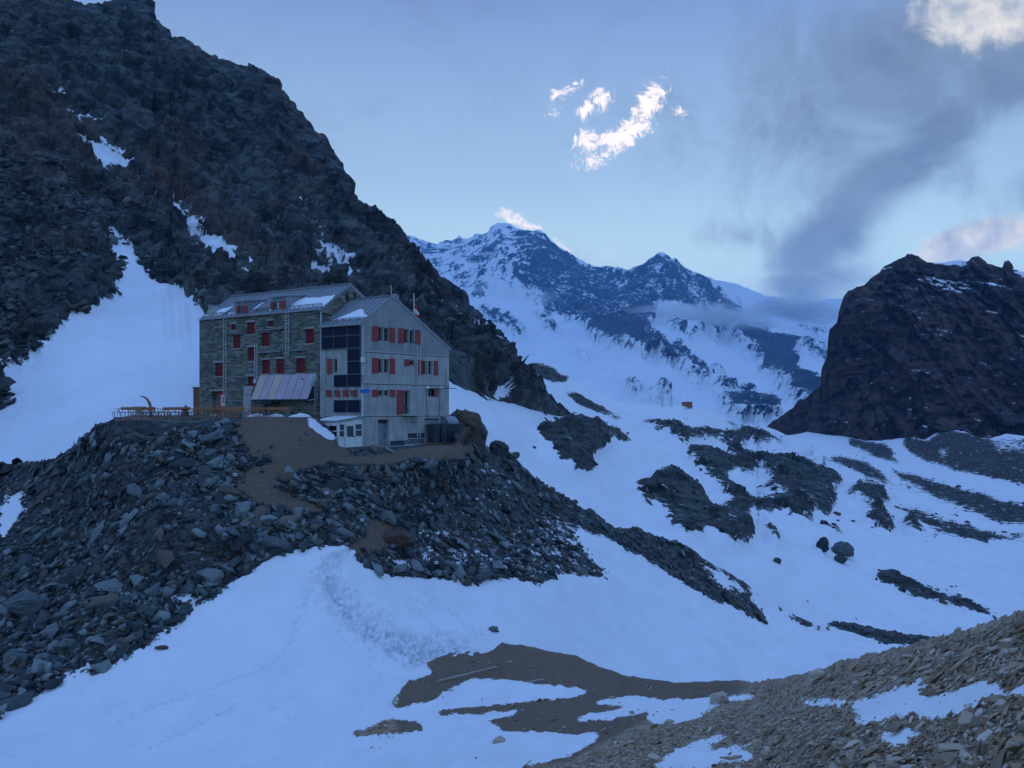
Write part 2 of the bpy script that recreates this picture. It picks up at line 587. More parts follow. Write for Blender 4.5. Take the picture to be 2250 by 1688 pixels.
LTOP = np.concatenate([P('p', (-500, -140), (-300, -60), (-120, -30), (0, -12)), P('f', (100, -6), (140, -2), (185, 10), (240, 4)),
                       P('4', (480, -3), (490, -8), (535, -6), (560, 10), (608, 14), (622, 72), (655, 90), (685, 122), (692, 160), (735, 150), (800, 187), (845, 238), (900, 241), (940, 258), (1000, 282), (1060, 295), (1120, 342), (1200, 432), (1275, 530)),
                       P('f', (703, 297), (706, 315), (740, 355), (757, 390), (762, 412), (800, 455)), P('p', (850, 493), (877, 516), (891, 540), (922, 581), (949, 604), (968, 631), (999, 650), (1022, 671), (1049, 701), (1067, 719), (1094, 748), (1121, 769), (1135, 796), (1144, 812), (1166, 832), (1189, 855), (1212, 868), (1239, 893), (1257, 913), (1290, 945))])
LTOP = LTOP[np.argsort(LTOP[:, 0])]
LBOT = P('p', (-500, 1180), (0, 1070), (150, 1000), (260, 960), (440, 945), (700, 930), (900, 890), (988, 838), (1044, 872), (1094, 896), (1130, 898), (1166, 911), (1225, 927), (1257, 935), (1290, 950))
L_D = rbf([(-500, -100, 380), (0, 0, 400), (300, 0, 440), (600, 160, 430), (720, 320, 400), (850, 500, 360), (1000, 655, 305), (1140, 800, 266), (1257, 915, 249),
           (-500, 400, 210), (0, 400, 255), (300, 350, 300), (500, 400, 325), (700, 500, 315), (850, 650, 275), (950, 750, 228), (1060, 800, 222),
           (-500, 1000, 108), (0, 800, 150), (200, 700, 165), (300, 600, 205), (450, 620, 200), (600, 640, 205), (750, 690, 210),
           (0, 1040, 108), (150, 960, 117), (300, 900, 124), (300, 780, 150), (440, 760, 150), (440, 900, 128), (700, 900, 140), (880, 860, 158), (990, 820, 168), (1044, 855, 181), (1110, 878, 200), (1180, 900, 223), (1290, 950, 243)])
mLs = Mask(0.20)
mLs.poly(P('4', (170, 395), (240, 440), (330, 510), (440, 585), (420, 590), (300, 520), (200, 440)), .40)
mLs.poly(P('4', (590, 820), (700, 855), (850, 975), (1000, 1085), (1110, 1170), (960, 1160), (850, 1055), (720, 955), (640, 890)), .44)
mLs.poly(P('4', (800, 1180), (900, 1200), (1000, 1170), (1010, 1200), (850, 1260)), .36)
mLs.poly(P('4', (0, 1480), (120, 1400), (240, 1340), (200, 1400), (130, 1500), (60, 1659), (0, 1659)), .34)
mLs.poly(P('4', (840, 420), (890, 440), (880, 500), (840, 470)), .36)
mLs.poly(P('4', (430, 942), (465, 952), (482, 990), (535, 1018), (572, 1070), (598, 1128), (640, 1140), (700, 1158), (762, 1208), (835, 1280), (900, 1400), (900, 1760), (100, 1900), (-800, 2100), (-100, 1700), (80, 1640), (50, 1600), (64, 1560), (30, 1540), (100, 1500), (130, 1450), (190, 1390), (240, 1340), (300, 1308), (360, 1282), (400, 1240), (495, 1188), (458, 1165), (525, 1080), (500, 1032), (470, 1042), (462, 990)), 1)
mLs.poly(P('4', (298, 548), (360, 598), (425, 612), (475, 645), (517, 680), (515, 702), (440, 690), (400, 655), (340, 632), (315, 602)), 1)
mLs.line(P('4', (395, 660), (420, 700), (440, 745)), (8, 12, 6), .75)
mLs.line(P('4', (590, 830), (700, 885), (790, 960), (860, 1040), (940, 1075)), (4, 9, 14, 16, 6), .62)
mLs.line(P('4', (1065, 845), (1100, 870), (1170, 900), (1230, 915)), (3, 4, 4, 3), .62)
mLs.line(P('4', (1165, 870), (1220, 885), (1290, 905)), (3, 4, 3), .6)
mLs.line(P('p', (78, 201), (108, 236), (145, 272), (199, 285), (235, 308), (257, 323)), (3, 6, 7, 7, 6, 3), .62)
mLs.line(P('p', (192, 240), (205, 252), (215, 269)), (4, 5, 3), .75)
mLs.line(P('p', (208, 359), (239, 406), (289, 424), (334, 457), (380, 489), (430, 520)), (5, 8, 7, 9, 12, 8), .62)
mLs.line(P('p', (470, 540), (520, 585), (560, 600)), (6, 8, 5), .6)
mLs.poly(P('f', (900, 620), (1100, 765), (1200, 862), (1150, 865), (1000, 760), (870, 650)), .34)
mLs.poly(P('f', (655, 532), (690, 548), (740, 588), (768, 620), (735, 608), (700, 575)), .9)
mLs.poly(P('f', (660, 575), (690, 588), (712, 618), (680, 612)), 1)
mLs.poly(P('f', (800, 595), (835, 618), (830, 625)), .7)
mLs.poly(P('p', (1075, 850), (1090, 858), (1120, 882), (1090, 880)), 1)
mLs.poly(P('4', (35, 1530), (80, 1545), (120, 1540), (140, 1552), (100, 1568)), .1)
mLs.blur(4)
mLb = Mask(0.0)
mLb.poly(P('4', (0, 330), (150, 380), (300, 500), (500, 660), (700, 720), (870, 830), (930, 960), (1000, 1080), (1090, 1180), (1040, 1190), (860, 1000), (640, 820), (480, 760), (330, 640), (200, 560), (0, 540)), .9)
mLb.poly(P('4', (0, 550), (200, 600), (300, 700), (250, 800), (0, 900)), .45).blur(12)
mLr = Mask(1.0)
mLr.poly(P('4', (430, 942), (465, 952), (482, 990), (535, 1018), (572, 1070), (598, 1128), (700, 1158), (835, 1280), (900, 1760), (-800, 2100), (-100, 1700), (100, 1500), (240, 1340), (495, 1188)), 0).blur(6)
ZERO = Mask(0.0)


def disp_L(p, n, mk, px, py):
    rough = 1 - np.clip(mk['snow'] * 1.6 - .3, 0, 1)
    k = mk['rough'] * rough
    lean = np.stack([p[:, 0] * .9 + p[:, 2] * .5, p[:, 1] * .6, p[:, 2] * .9 - p[:, 0] * .5], 1)
    big = fbm(lean / 60, 4, .5, seed=3, ridge=True) * 9
    b1, c1 = blocks(lean * [1 / 14, 1 / 14, 1 / 9], 11)
    b2, c2 = blocks(lean * [1 / 4.5, 1 / 4.5, 1 / 3.0], 21)
    b3, c3 = blocks(lean * [1 / 1.8, 1 / 1.8, 1 / 1.3], 31)
    ca, sa = math.cos(math.radians(40)), math.sin(math.radians(40))
    al, ac = p[:, 0] * ca - p[:, 2] * sa, p[:, 0] * sa + p[:, 2] * ca
    gul = fbm(np.stack([al / 120, p[:, 1] / 90, ac / 17], 1), 4, .55, seed=33, ridge=True)
    b4, _ = blocks(np.stack([al / 26, p[:, 1] / 14, ac / 9], 1), 35)
    h = big * .6 + gul * 4.2 + b4 * 3.4 + b1 * 2.6 + b2 * 2.1 * np.clip(py / 700, .7, 1) + b3 * .9
    h = h * k + (1 - k) * (fbm(p / 14, 3, seed=9) * .5)
    # furrows in the snow cone
    fur = np.exp(-((px - 375 - (py - 620) * .14) / 45) ** 2) * np.clip((py - 615) / 40, 0, 1) * np.clip((800 - py) / 80, 0, 1)
    h = h + fur * .35 * np.sin((px - (py - 620) * .20) / 5.5 + np.sin(py / 37.))
    h = h * np.where(px > 960, np.clip((np.interp(px, LBOT[:, 0], LBOT[:, 1]) - py - 10) / 30, 0, 1), 1)
    damp = np.clip((py - np.interp(px, LTOP[:, 0], LTOP[:, 1])) / 60, .35, 1)
    return n * (h * damp)[:, None]


m_left = ground_mat('dark_mountain_rock', 7.0, [(0.34, (0.015, 0.020, 0.022)), (0.52, (0.045, 0.055, 0.055)), (0.70, (0.105, 0.122, 0.115))], (0.115, 0.062, 0.038), 0.40, snow_amp=1.35, sdir=(-40, (.42, 1, 2.0)), streak=(-42, (1 / 45, 1 / 14, 1 / 6), .9))
sheet('mountain_slope', m_left, -480, 1290, 3.0, LTOP, LBOT, L_D, {'snow': mLs, 'brown': mLb, 'rough': mLr, 'dirt': ZERO, 'track': ZERO}, disp_L,
      [(6, 1), (20, 8), (60, 40), (150, 120), (300, 260)], rag=7, jag=5)

# ---- far massif
DTOP = np.concatenate([P('p', (500, 560), (700, 520)), P('5', (-60, 95), (10, 105), (80, 140), (160, 180), (240, 200), (290, 188), (335, 182), (355, 164), (375, 174), (410, 170), (430, 150), (460, 148), (490, 138), (510, 110), (535, 92), (575, 95), (603, 99), (615, 118), (640, 130), (680, 135), (710, 133), (735, 126), (765, 145), (780, 163), (820, 205), (870, 235), (920, 260), (960, 280), (1000, 300), (1040, 310), (1080, 303), (1130, 315), (1180, 315), (1215, 304), (1260, 285), (1270, 270), (1290, 260), (1320, 240), (1342, 230), (1385, 262), (1400, 265), (1430, 290), (1480, 320), (1530, 345), (1600, 365), (1700, 395), (1800, 430), (1850, 450), (1900, 465), (1960, 490), (2010, 500), (2080, 480), (2150, 458), (2200, 462), (2400, 480)), P('p', (2100, 640), (2600, 600))])
DBOT = P('p', (500, 980), (2600, 1000))
D_D = rbf([(600, 540, 6200), (860, 500, 6000), (1000, 530, 5600), (1100, 495, 5200), (1200, 520, 5000), (1350, 592, 4900), (1455, 556, 4500), (1560, 610, 4700), (1700, 670, 5200), (1850, 655, 6000), (2300, 600, 6500),
           (900, 640, 4600), (1050, 640, 4200), (1200, 700, 3900), (1330, 700, 4100), (1450, 690, 3800), (1600, 720, 4000), (1750, 720, 4500),
           (600, 800, 3200), (1000, 780, 3000), (1200, 800, 3000), (1400, 800, 2700), (1600, 830, 2800), (1750, 850, 2600), (2300, 800, 3500),
           (500, 980, 1500), (1100, 980, 1500), (1500, 980, 1500), (1800, 1000, 1500), (2600, 1000, 1500)])
mDs = Mask(1.0)
for pts, v in ((((0, 60), (340, 160), (600, 90), (640, 300), (560, 400), (450, 500), (300, 350), (60, 260), (-40, 180)), .50),
               (((590, 90), (640, 120), (780, 160), (960, 285), (1180, 320), (1340, 220), (1400, 262), (1530, 345), (1640, 420), (1750, 490), (1760, 530), (1560, 520), (1350, 480), (1300, 520), (1280, 600), (1240, 690), (1200, 720), (1100, 700), (1060, 660), (960, 615), (820, 570), (740, 580), (660, 480), (600, 300)), .25),
               (((560, 200), (640, 210), (700, 350), (740, 560), (640, 470), (560, 420)), .52),
               (((100, 200), (300, 340), (420, 360), (470, 430), (440, 500), (330, 400), (180, 330)), .47),
               (((430, 515), (560, 525), (640, 575), (672, 660), (640, 672), (560, 600), (480, 592)), .2),
               (((750, 590), (830, 605), (820, 642), (760, 620)), .2),
               (((960, 615), (1060, 605), (1200, 635), (1260, 690), (1400, 718), (1455, 770), (1440, 802), (1370, 812), (1300, 772), (1200, 742), (1100, 715), (1000, 690)), .16),
               (((1330, 585), (1450, 620), (1600, 595), (1645, 620), (1590, 692), (1540, 652), (1450, 662), (1380, 640)), .3),
               (((1655, 670), (1700, 590), (1760, 575), (1840, 590), (1960, 700), (1985, 750), (2020, 820), (2000, 850), (2050, 920), (2100, 1000), (1990, 1000), (1920, 940), (1880, 872), (1820, 850), (1780, 740), (1700, 722)), .10),
               (((1395, 808), (1500, 808), (1555, 870), (1530, 893), (1440, 842)), .15), (((1540, 830), (1620, 820), (1645, 850), (1560, 856)), .25),
               (((1540, 888), (1640, 908), (1692, 930), (1640, 952), (1580, 932)), .2), (((1690, 935), (1750, 940), (1760, 965), (1700, 955)), .25),
               (((1595, 978), (1700, 958), (1830, 988), (1900, 1020), (1890, 1060), (1700, 1060), (1640, 1032)), .15),
               (((1245, 960), (1350, 925), (1362, 962), (1280, 978)), .3), (((1130, 908), (1200, 918), (1250, 958), (1190, 962)), .25),
               (((905, 733), (945, 745), (982, 778), (960, 780), (920, 760)), .2),
               (((1845, 600), (2000, 660), (2140, 735), (2145, 800), (2060, 775), (1980, 712), (1900, 660)), .42),
               (((1930, 575), (2100, 575), (2155, 640), (2060, 655)), .45),
               (((1420, 770), (1560, 780), (1700, 800), (1560, 810)), .72), (((900, 860), (1150, 820), (1400, 880), (1250, 910), (1000, 880)), .76),
               (((1530, 340), (1700, 395), (1900, 465), (1850, 560), (1700, 440)), .95)):
    mDs.poly(P('5', *pts), v)
mDs.blur(4)
mDc = Mask(0.0)
mDc.poly(P('5', (900, 860), (1150, 820), (1300, 780), (1450, 800), (1700, 900), (1600, 950), (1350, 930), (1100, 920)), 1).blur(10)


def disp_D(p, n, mk, px, py):
    crest = np.clip((py - np.interp(px, DTOP[:, 0], DTOP[:, 1])) / 70, .22, 1)
    q = p.copy()
    q[:, 0] += fbm(p / 900, 3, seed=41) * 260
    rib = fbm(np.stack([q[:, 0] / 330, q[:, 1] / 1500, q[:, 2] / 1300], 1), 2, .5, seed=51, ridge=True)
    rib2 = fbm(np.stack([q[:, 0] / 95 + q[:, 2] / 260, q[:, 1] / 500, q[:, 2] / 420], 1), 3, .55, seed=61, ridge=True)
    rib3 = fbm(np.stack([q[:, 0] / 42 - q[:, 2] / 100, q[:, 1] / 200, q[:, 2] / 60], 1), 3, .6, seed=71, ridge=True)
    steep = np.clip((780 - py) / 150, 0, 1)
    rocky = 1 - np.clip((mk['snow'] - .5) * 2.2, 0, 1)
    amp = (.25 + .75 * np.maximum(steep * .8, rocky))
    h = (rib * 120 * amp + rib2 * 55 * amp * (.35 + .65 * rocky) + rib3 * 15 * (.15 + .85 * rocky)) * crest
    h += mk['crev'] * fbm(np.stack([p[:, 0] / 22, p[:, 1] / 40, p[:, 2] / 14], 1), 3, seed=77, ridge=True) * 9
    # snow lies in the gullies, rock stands out on the ribs
    s = mk['snow']
    rib4 = fbm(np.stack([q[:, 0] / 17 + q[:, 2] / 30, q[:, 1] / 60, q[:, 2] / 22], 1), 3, .6, seed=74, ridge=True)
    band = np.exp(-((s - .50) / .26) ** 2)
    tt_ = rib2 * .40 + rib3 * .60 + rib4 * .65 + rib * .15
    tt_ -= np.median(tt_[band > .4])
    mk['snow'][:] = np.clip(s - band * tt_ * (.3 + .7 * np.clip((800 - py) / 90, 0, 1)), 0, 1)
    return np.stack([np.zeros_like(h), -h * .75, h * .35], 1)


m_far = ground_mat('far_mountain_rock', 70.0, [(0.3, (0.015, 0.028, 0.045)), (0.55, (0.032, 0.050, 0.075)), (0.75, (0.07, 0.09, 0.12))], (0.06, 0.07, 0.08), 0.15, snow_amp=2.2, sscale=4.5, bump=0.8)
sheet('snowy_mountains', m_far, 560, 2540, 2.6, DTOP, DBOT, D_D, {'snow': mDs, 'brown': ZERO, 'dirt': ZERO, 'track': ZERO, 'crev': mDc}, disp_D,
      [(60, 20), (200, 120), (600, 500), (1500, 1200)], rag=9, jag=6)

# ---- reddish cliff on the right
CTOP = P('6', (560, 1090), (640, 1060), (665, 1040), (720, 1000), (770, 965), (790, 938), (815, 930), (850, 900), (882, 868), (888, 800), (913, 752), (918, 640), (930, 625), (955, 605), (962, 560), (972, 528), (985, 490), (1002, 468), (1040, 450), (1075, 442), (1100, 415), (1140, 385), (1150, 365), (1200, 340), (1245, 322), (1256, 304), (1275, 310), (1312, 322), (1340, 345), (1400, 343), (1500, 340), (1520, 335), (1530, 322), (1565, 320), (1590, 335), (1602, 352), (1640, 362), (1665, 366), (1672, 342), (1690, 336), (1706, 350), (1714, 374), (1757, 384), (1850, 372), (2000, 420), (2300, 500))
CBOT = P('6', (560, 1100), (700, 1110), (800, 1130), (1200, 1180), (1700, 1180), (2300, 1180))
C_D = rbf([(1640, 950, 790), (1690, 935, 770), (1800, 850, 745), (1815, 720, 750), (1870, 640, 760), (2000, 560, 775), (2250, 590, 760), (2520, 650, 740),
           (1700, 960, 760), (1850, 960, 690), (2000, 950, 650), (2250, 960, 610), (2520, 960, 560), (1900, 800, 715), (2050, 700, 715), (2050, 850, 675), (2250, 750, 690), (2250, 860, 650), (2520, 800, 640)])
mCs = Mask(0.29)
for pts, v in ((((1300, 400), (1420, 400), (1540, 440), (1520, 480), (1400, 470), (1330, 460)), .42), (((960, 600), (980, 540), (1020, 520), (1030, 560)), .34),
               (((1090, 460), (1140, 460), (1130, 475)), .38), (((1250, 590), (1350, 640), (1320, 680)), .34), (((1340, 343), (1530, 330), (1520, 352), (1380, 352)), .8),
               (((1715, 372), (1757, 380), (2000, 420), (1990, 445), (1740, 400)), .85), (((1000, 780), (1150, 790), (1120, 810), (1010, 800)), .3),
               (((930, 540), (990, 590), (960, 640), (930, 640)), .3)):
    mCs.poly(P('6', *pts), v)
mCs.blur(2)
mCb = Mask(.75)
mCb.poly(P('6', (930, 430), (1757, 300), (1757, 560), (1300, 560), (960, 600)), .25).blur(14)


def disp_C(p, n, mk, px, py):
    q = p.copy()
    q[:, 0] += fbm(p / 70, 3, seed=81) * 14
    rib = fbm(np.stack([q[:, 0] / 30 + q[:, 2] / 160, q[:, 1] / 200, q[:, 2] / 220], 1), 4, .55, seed=83, ridge=True)
    b1, _ = blocks(q * [1 / 12, 1 / 30, 1 / 40], 85)
    b2, _ = blocks(q * [1 / 4.5, 1 / 9, 1 / 9], 87)
    crest = np.clip((py - np.interp(px, CTOP[:, 0], CTOP[:, 1])) / 40, .1, 1)
    f1 = fbm(np.stack([q[:, 0] / 7 + q[:, 2] / 60, q[:, 1] / 30, q[:, 2] / 45], 1), 4, .6, seed=88, ridge=True)
    b3, _ = blocks(q * [1 / 9, 1 / 20, 1 / 3.5], 89)
    side = np.clip((px - 1640) / 260, .25, 1)
    h = (rib * 17 + b1 * 10 + b2 * 5.0 + f1 * 4.5 + b3 * 2.2) * side
    h = (h - h.mean()) * crest
    return -p / np.linalg.norm(p, axis=1, keepdims=True) * h[:, None]


m_cliff = ground_mat('red_cliff_rock', 12.0, [(0.34, (0.010, 0.008, 0.009)), (0.52, (0.042, 0.030, 0.029)), (0.70, (0.095, 0.068, 0.058))], (0.075, 0.034, 0.024), 0.6, snow_amp=1.35, zs=.45, sdir=(-8, (.35, 1, 2.6)), streak=(4, (1 / 5, 1 / 9, 1 / 70), 1.1), strata=(1 / 50, 1 / 50, 1 / 4.5, .9))
sheet('rock_cliff', m_cliff, 1640, 2520, 2.6, CTOP, CBOT, C_D, {'snow': mCs, 'brown': mCb, 'dirt': ZERO, 'track': ZERO}, disp_C,
      [(10, 0), (60, 3), (200, 20), (400, 60)], rag=8, jag=5)

# ---- middle valley: snowfields and outcrops
MTOP = np.concatenate([P('p', (850, 800), (930, 800), (1000, 800), (1100, 796)), P('5', (650, 765), (680, 774), (700, 773), (760, 768), (820, 790), (880, 828), (930, 868), (1000, 890), (1100, 940), (1180, 965), (1250, 970), (1330, 975), (1360, 985), (1400, 978), (1450, 975), (1500, 982), (1560, 1005), (1620, 1030), (1700, 1055), (1750, 1088), (1800, 1100)),
                       P('6', (600, 1040), (640, 1045), (690, 1062), (740, 1088), (800, 1078), (850, 1062), (890, 1072), (940, 1085), (1020, 1080), (1120, 1108), (1190, 1108), (1240, 1092), (1260, 1090), (1330, 1105), (1395, 1068), (1440, 1062), (1500, 1068), (1560, 1095), (1620, 1100), (1680, 1080), (1757, 1090), (1900, 1100), (2300, 1110))])
MBOT = P('f', (850, 1040), (1020, 1040), (1110, 1060), (1220, 1130), (1330, 1200), (1480, 1260), (1640, 1370), (1740, 1420), (1900, 1450), (2080, 1480), (2500, 1520))
M_D = rbf([(850, 810, 150), (950, 810, 165), (1000, 850, 160), (1044, 855, 182), (1110, 878, 203), (1180, 900, 226), (1257, 926, 250), (1050, 920, 145), (1000, 800, 185), (1144, 796, 430), (1220, 810, 430), (1300, 855, 440), (1400, 890, 450), (1505, 893, 460), (1600, 920, 520),
           (1660, 945, 620), (1760, 955, 690), (1900, 965, 680), (2000, 960, 660), (2100, 950, 610), (2250, 960, 560), (2500, 960, 480),
           (1150, 980, 160), (1300, 1000, 190), (1400, 960, 300), (1500, 1000, 300), (1250, 1080, 155), (1400, 1130, 165), (1560, 1050, 270), (1550, 1180, 165), (1650, 1120, 230),
           (1700, 1030, 340), (1850, 1050, 370), (1700, 1250, 165), (1850, 1200, 210), (1850, 1350, 160), (2000, 1100, 340), (2000, 1250, 205), (2150, 1180, 270), (2150, 1030, 450), (2250, 1100, 360), (2250, 1200, 270),
           (2250, 1330, 190), (2100, 1330, 180), (2500, 1150, 260), (2500, 1500, 130), (2100, 1480, 145), (1900, 1450, 140), (1640, 1370, 135), (1100, 1050, 130), (850, 1040, 115)])
mMs = Mask(1.0)
ROCKS6 = [
    ((65, 1300), (120, 1288), (170, 1250), (240, 1243), (290, 1268), (330, 1300), (370, 1340), (405, 1405), (425, 1430), (440, 1395), (500, 1400), (560, 1440), (580, 1470), (597, 1500), (590, 1552), (550, 1580), (500, 1572), (440, 1560), (390, 1520), (350, 1537), (280, 1530), (225, 1490), (215, 1440), (150, 1402), (100, 1382), (90, 1340)),
    ((600, 1460), (655, 1478), (700, 1515), (718, 1552), (680, 1573), (652, 1550), (630, 1500)),
    ((285, 1160), (340, 1148), (430, 1168), (470, 1200), (540, 1212), (640, 1230), (620, 1262), (540, 1282), (480, 1270), (480, 1310), (540, 1330), (600, 1372), (700, 1382), (800, 1402), (840, 1440), (850, 1475), (790, 1482), (700, 1452), (640, 1462), (560, 1442), (520, 1430), (470, 1372), (430, 1332), (370, 1272), (320, 1232)),
    ((100, 1030), (150, 1028), (230, 1050), (340, 1070), (480, 1075), (560, 1058), (640, 1080), (720, 1112), (762, 1150), (700, 1132), (640, 1142), (560, 1122), (520, 1130), (540, 1162), (590, 1192), (640, 1180), (720, 1190), (780, 1200), (860, 1240), (950, 1262), (985, 1300), (930, 1330), (942, 1380), (900, 1412), (860, 1422), (780, 1412), (700, 1372), (620, 1362), (600, 1332), (650, 1312), (680, 1300), (640, 1262), (640, 1230), (540, 1212), (460, 1182), (462, 1140), (400, 1108), (330, 1108), (310, 1140), (260, 1150), (200, 1090), (150, 1062)),
    ((915, 1182), (940, 1170), (1010, 1172), (1080, 1190), (1130, 1232), (1200, 1290), (1300, 1325), (1330, 1350), (1250, 1350), (1180, 1310), (1080, 1270), (990, 1230), (930, 1205)),
    ((1150, 1230), (1300, 1250), (1400, 1290), (1500, 1310), (1900, 1372), (1900, 1490), (1757, 1475), (1640, 1470), (1540, 1420), (1440, 1380), (1330, 1330), (1250, 1290)),
    ((1200, 1400), (1300, 1395), (1400, 1440), (1520, 1470), (1640, 1500), (1757, 1500), (1900, 1510), (1900, 1530), (1680, 1532), (1600, 1547), (1500, 1535), (1400, 1505), (1300, 1455)),
    ((1000, 1330), (1050, 1308), (1120, 1320), (1180, 1370), (1188, 1385), (1140, 1390), (1150, 1430), (1205, 1490), (1160, 1502), (1110, 1490), (1058, 1450), (1092, 1420), (1040, 1380), (980, 1362)),
    ((1225, 1460), (1280, 1448), (1322, 1500), (1325, 1522), (1250, 1500)), ((800, 1150), (860, 1158), (872, 1185), (915, 1212), (915, 1245), (850, 1220), (828, 1190)),
    ((850, 1478), (930, 1482), (973, 1495), (975, 1522), (900, 1512)), ((860, 1540), (905, 1550), (918, 1600), (870, 1585)),
    ((985, 1080), (1120, 1108), (1190, 1108), (1196, 1150), (1230, 1190), (1300, 1225), (1180, 1205), (1080, 1172), (1000, 1130)),
    ((1236, 1085), (1260, 1080), (1330, 1100), (1395, 1060), (1440, 1055), (1500, 1060), (1620, 1090), (1900, 1080), (1900, 1340), (1757, 1305), (1600, 1275), (1480, 1250), (1350, 1210), (1260, 1170), (1225, 1130)),
    ((1310, 1240), (1480, 1290), (1640, 1330), (1900, 1380), (1900, 1400), (1640, 1340), (1500, 1300)),
    ((120, 1122), (200, 1130), (218, 1140), (150, 1145)), ((890, 1410), (940, 1420), (940, 1435), (900, 1430)), ((1335, 1495), (1390, 1505), (1390, 1525), (1350, 1515)),
    ((260, 1005), (360, 1010), (380, 1020), (300, 1022)), ((245, 1035), (340, 1055), (330, 1062), (260, 1048)), ((760, 1535), (785, 1545), (780, 1555), (758, 1548)),
    ((0, 1008), (60, 1015), (80, 1028), (20, 1028))]
mMs.poly(P('6', (120, 1000), (560, 1040), (900, 1090), (1250, 1200), (1900, 1400), (1900, 1560), (1300, 1560), (1000, 1520), (800, 1460), (560, 1300), (300, 1120), (100, 1060)), .70)
mMs.blur(8)
for r in ROCKS6:
    mMs.poly(P('6', *r), 0.25)
mMs.poly(P('6', (1180, 1290), (1300, 1340), (1420, 1400), (1560, 1440), (1560, 1480), (1400, 1445), (1250, 1390), (1120, 1330)), .5)
mMs.poly(P('6', (560, 1130), (600, 1150), (700, 1140), (860, 1170), (900, 1240), (860, 1235), (780, 1195), (640, 1178)), .72)
for r in (((650, 790), (690, 772), (760, 768), (820, 788), (880, 828), (900, 845), (850, 872), (780, 862), (720, 830)), ((910, 865), (1000, 890), (1100, 938), (1150, 958), (1100, 952), (1000, 912), (940, 885)),
          ((850, 898), (960, 918), (1000, 960), (1080, 1000), (1150, 1030), (1200, 1055), (1140, 1048), (1040, 1020), (940, 985), (880, 940)), ((1360, 985), (1400, 976), (1450, 972), (1500, 980), (1535, 1000), (1440, 1000)),
          ((1390, 1030), (1480, 1028), (1530, 1045), (1440, 1052)), ((1210, 1055), (1300, 1060), (1420, 1085), (1300, 1080)), ((1600, 1035), (1700, 1058), (1760, 1092), (1700, 1085), (1640, 1060)),
          ((1090, 1045), (1130, 1045), (1130, 1055), (1095, 1053)), ((700, 840), (740, 850), (730, 860))):
    mMs.poly(P('5', *r), .12)
mMs.poly(P('f', (1150, 922), (1172, 915), (1180, 928), (1240, 912), (1290, 925), (1317, 950), (1302, 975), (1270, 988), (1285, 1010), (1270, 1022), (1240, 1018), (1200, 1002), (1180, 965), (1160, 945)), .04)
mMs.poly(P('f', (1235, 903), (1300, 908), (1345, 935), (1385, 963), (1340, 955), (1300, 930)), .1)
mMs.poly(P('f', (1880, 1240), (1930, 1232), (1955, 1250), (1990, 1270), (2070, 1293), (2130, 1318), (2178, 1342), (2140, 1337), (2050, 1312), (1960, 1287), (1905, 1262)), .08)
mMs.poly(P('f', (1990, 1262), (2050, 1265), (2100, 1275), (2060, 1280)), .2)
mMs.line(P('6', (1222, 1105), (1212, 1140), (1240, 1180), (1320, 1222), (1480, 1268), (1620, 1300), (1900, 1350)), (10, 18, 16, 14, 12, 9, 8), 1)
mMs.line(P('6', (1430, 1290), (1560, 1312), (1757, 1362)), (5, 11, 9), .9)
mMs.line(P('6', (1250, 1330), (1400, 1400), (1530, 1430)), (5, 8, 10), .7)
mMs.poly(P('6', (1395, 1155), (1420, 1150), (1415, 1175)), .9)
mMs.poly(P('6', (1600, 1110), (1700, 1075), (1757, 1090), (1757, 1160), (1640, 1150)), .4)
mMs.poly(P('6', (1640, 1360), (1690, 1360), (1680, 1368)), 1)
mMs.blur(3)
mMr = Mask(0.0)
for r in ROCKS6[:4] + ROCKS6[7:12]:
    mMr.poly(P('6', *r), 1)
mMr.poly(P('f', (1150, 922), (1240, 912), (1290, 925), (1317, 950), (1302, 975), (1270, 988), (1285, 1010), (1240, 1018), (1200, 1002), (1180, 965)), 1)
mMr.poly(P('f', (1880, 1240), (1930, 1232), (1990, 1270), (2070, 1293), (2178, 1342), (2050, 1312), (1960, 1287)), .6)
mMr.blur(5)
mMb = Mask(0.0)
mMb.poly(P('6', (1236, 1085), (1440, 1055), (1900, 1080), (1900, 1340), (1600, 1275), (1225, 1130)), .8).blur(5)


def disp_M(p, n, mk, px, py):
    rk = 1 - np.clip(mk['snow'] * 1.8, 0, 1)
    r = mk['relief']
    q = p + fbm(p / 9, 2, seed=5)[:, None] * 2
    b1, _ = blocks(q * [1 / 9, 1 / 13, 1 / 6], 91)
    b2, _ = blocks(q * [1 / 3.5, 1 / 5, 1 / 2.4], 93)
    b3, _ = blocks(q * [1 / 1.3, 1 / 2, 1 / 1.0], 95)
    far = np.clip(p[:, 1] / 200, .6, 2.5)
    h = r * (2.4 * far ** .5 + b1 * 1.7 * far ** .5) + rk * (b2 * .75 * far ** .4 + b3 * .35)
    h += fbm(p / 26, 3, seed=97) * .8 + fbm(p / 7, 3, seed=98) * .10
    return n * h[:, None]


m_mid = ground_mat('valley_rock', 3.5, [(0.34, (0.016, 0.021, 0.023)), (0.52, (0.044, 0.054, 0.054)), (0.72, (0.10, 0.115, 0.105))], (0.065, 0.045, 0.038), 0.25, snow_amp=1.35, sdir=(-27, (.5, 1, 1.8)))
sheet('valley_snowfield', m_mid, 860, 2500, 2.5, MTOP, MBOT, M_D, {'snow': mMs, 'brown': mMb, 'relief': mMr, 'dirt': ZERO, 'track': ZERO}, disp_M,
      [(8, 1), (30, 5), (90, 25), (300, 90), (900, 200)], rag=5)

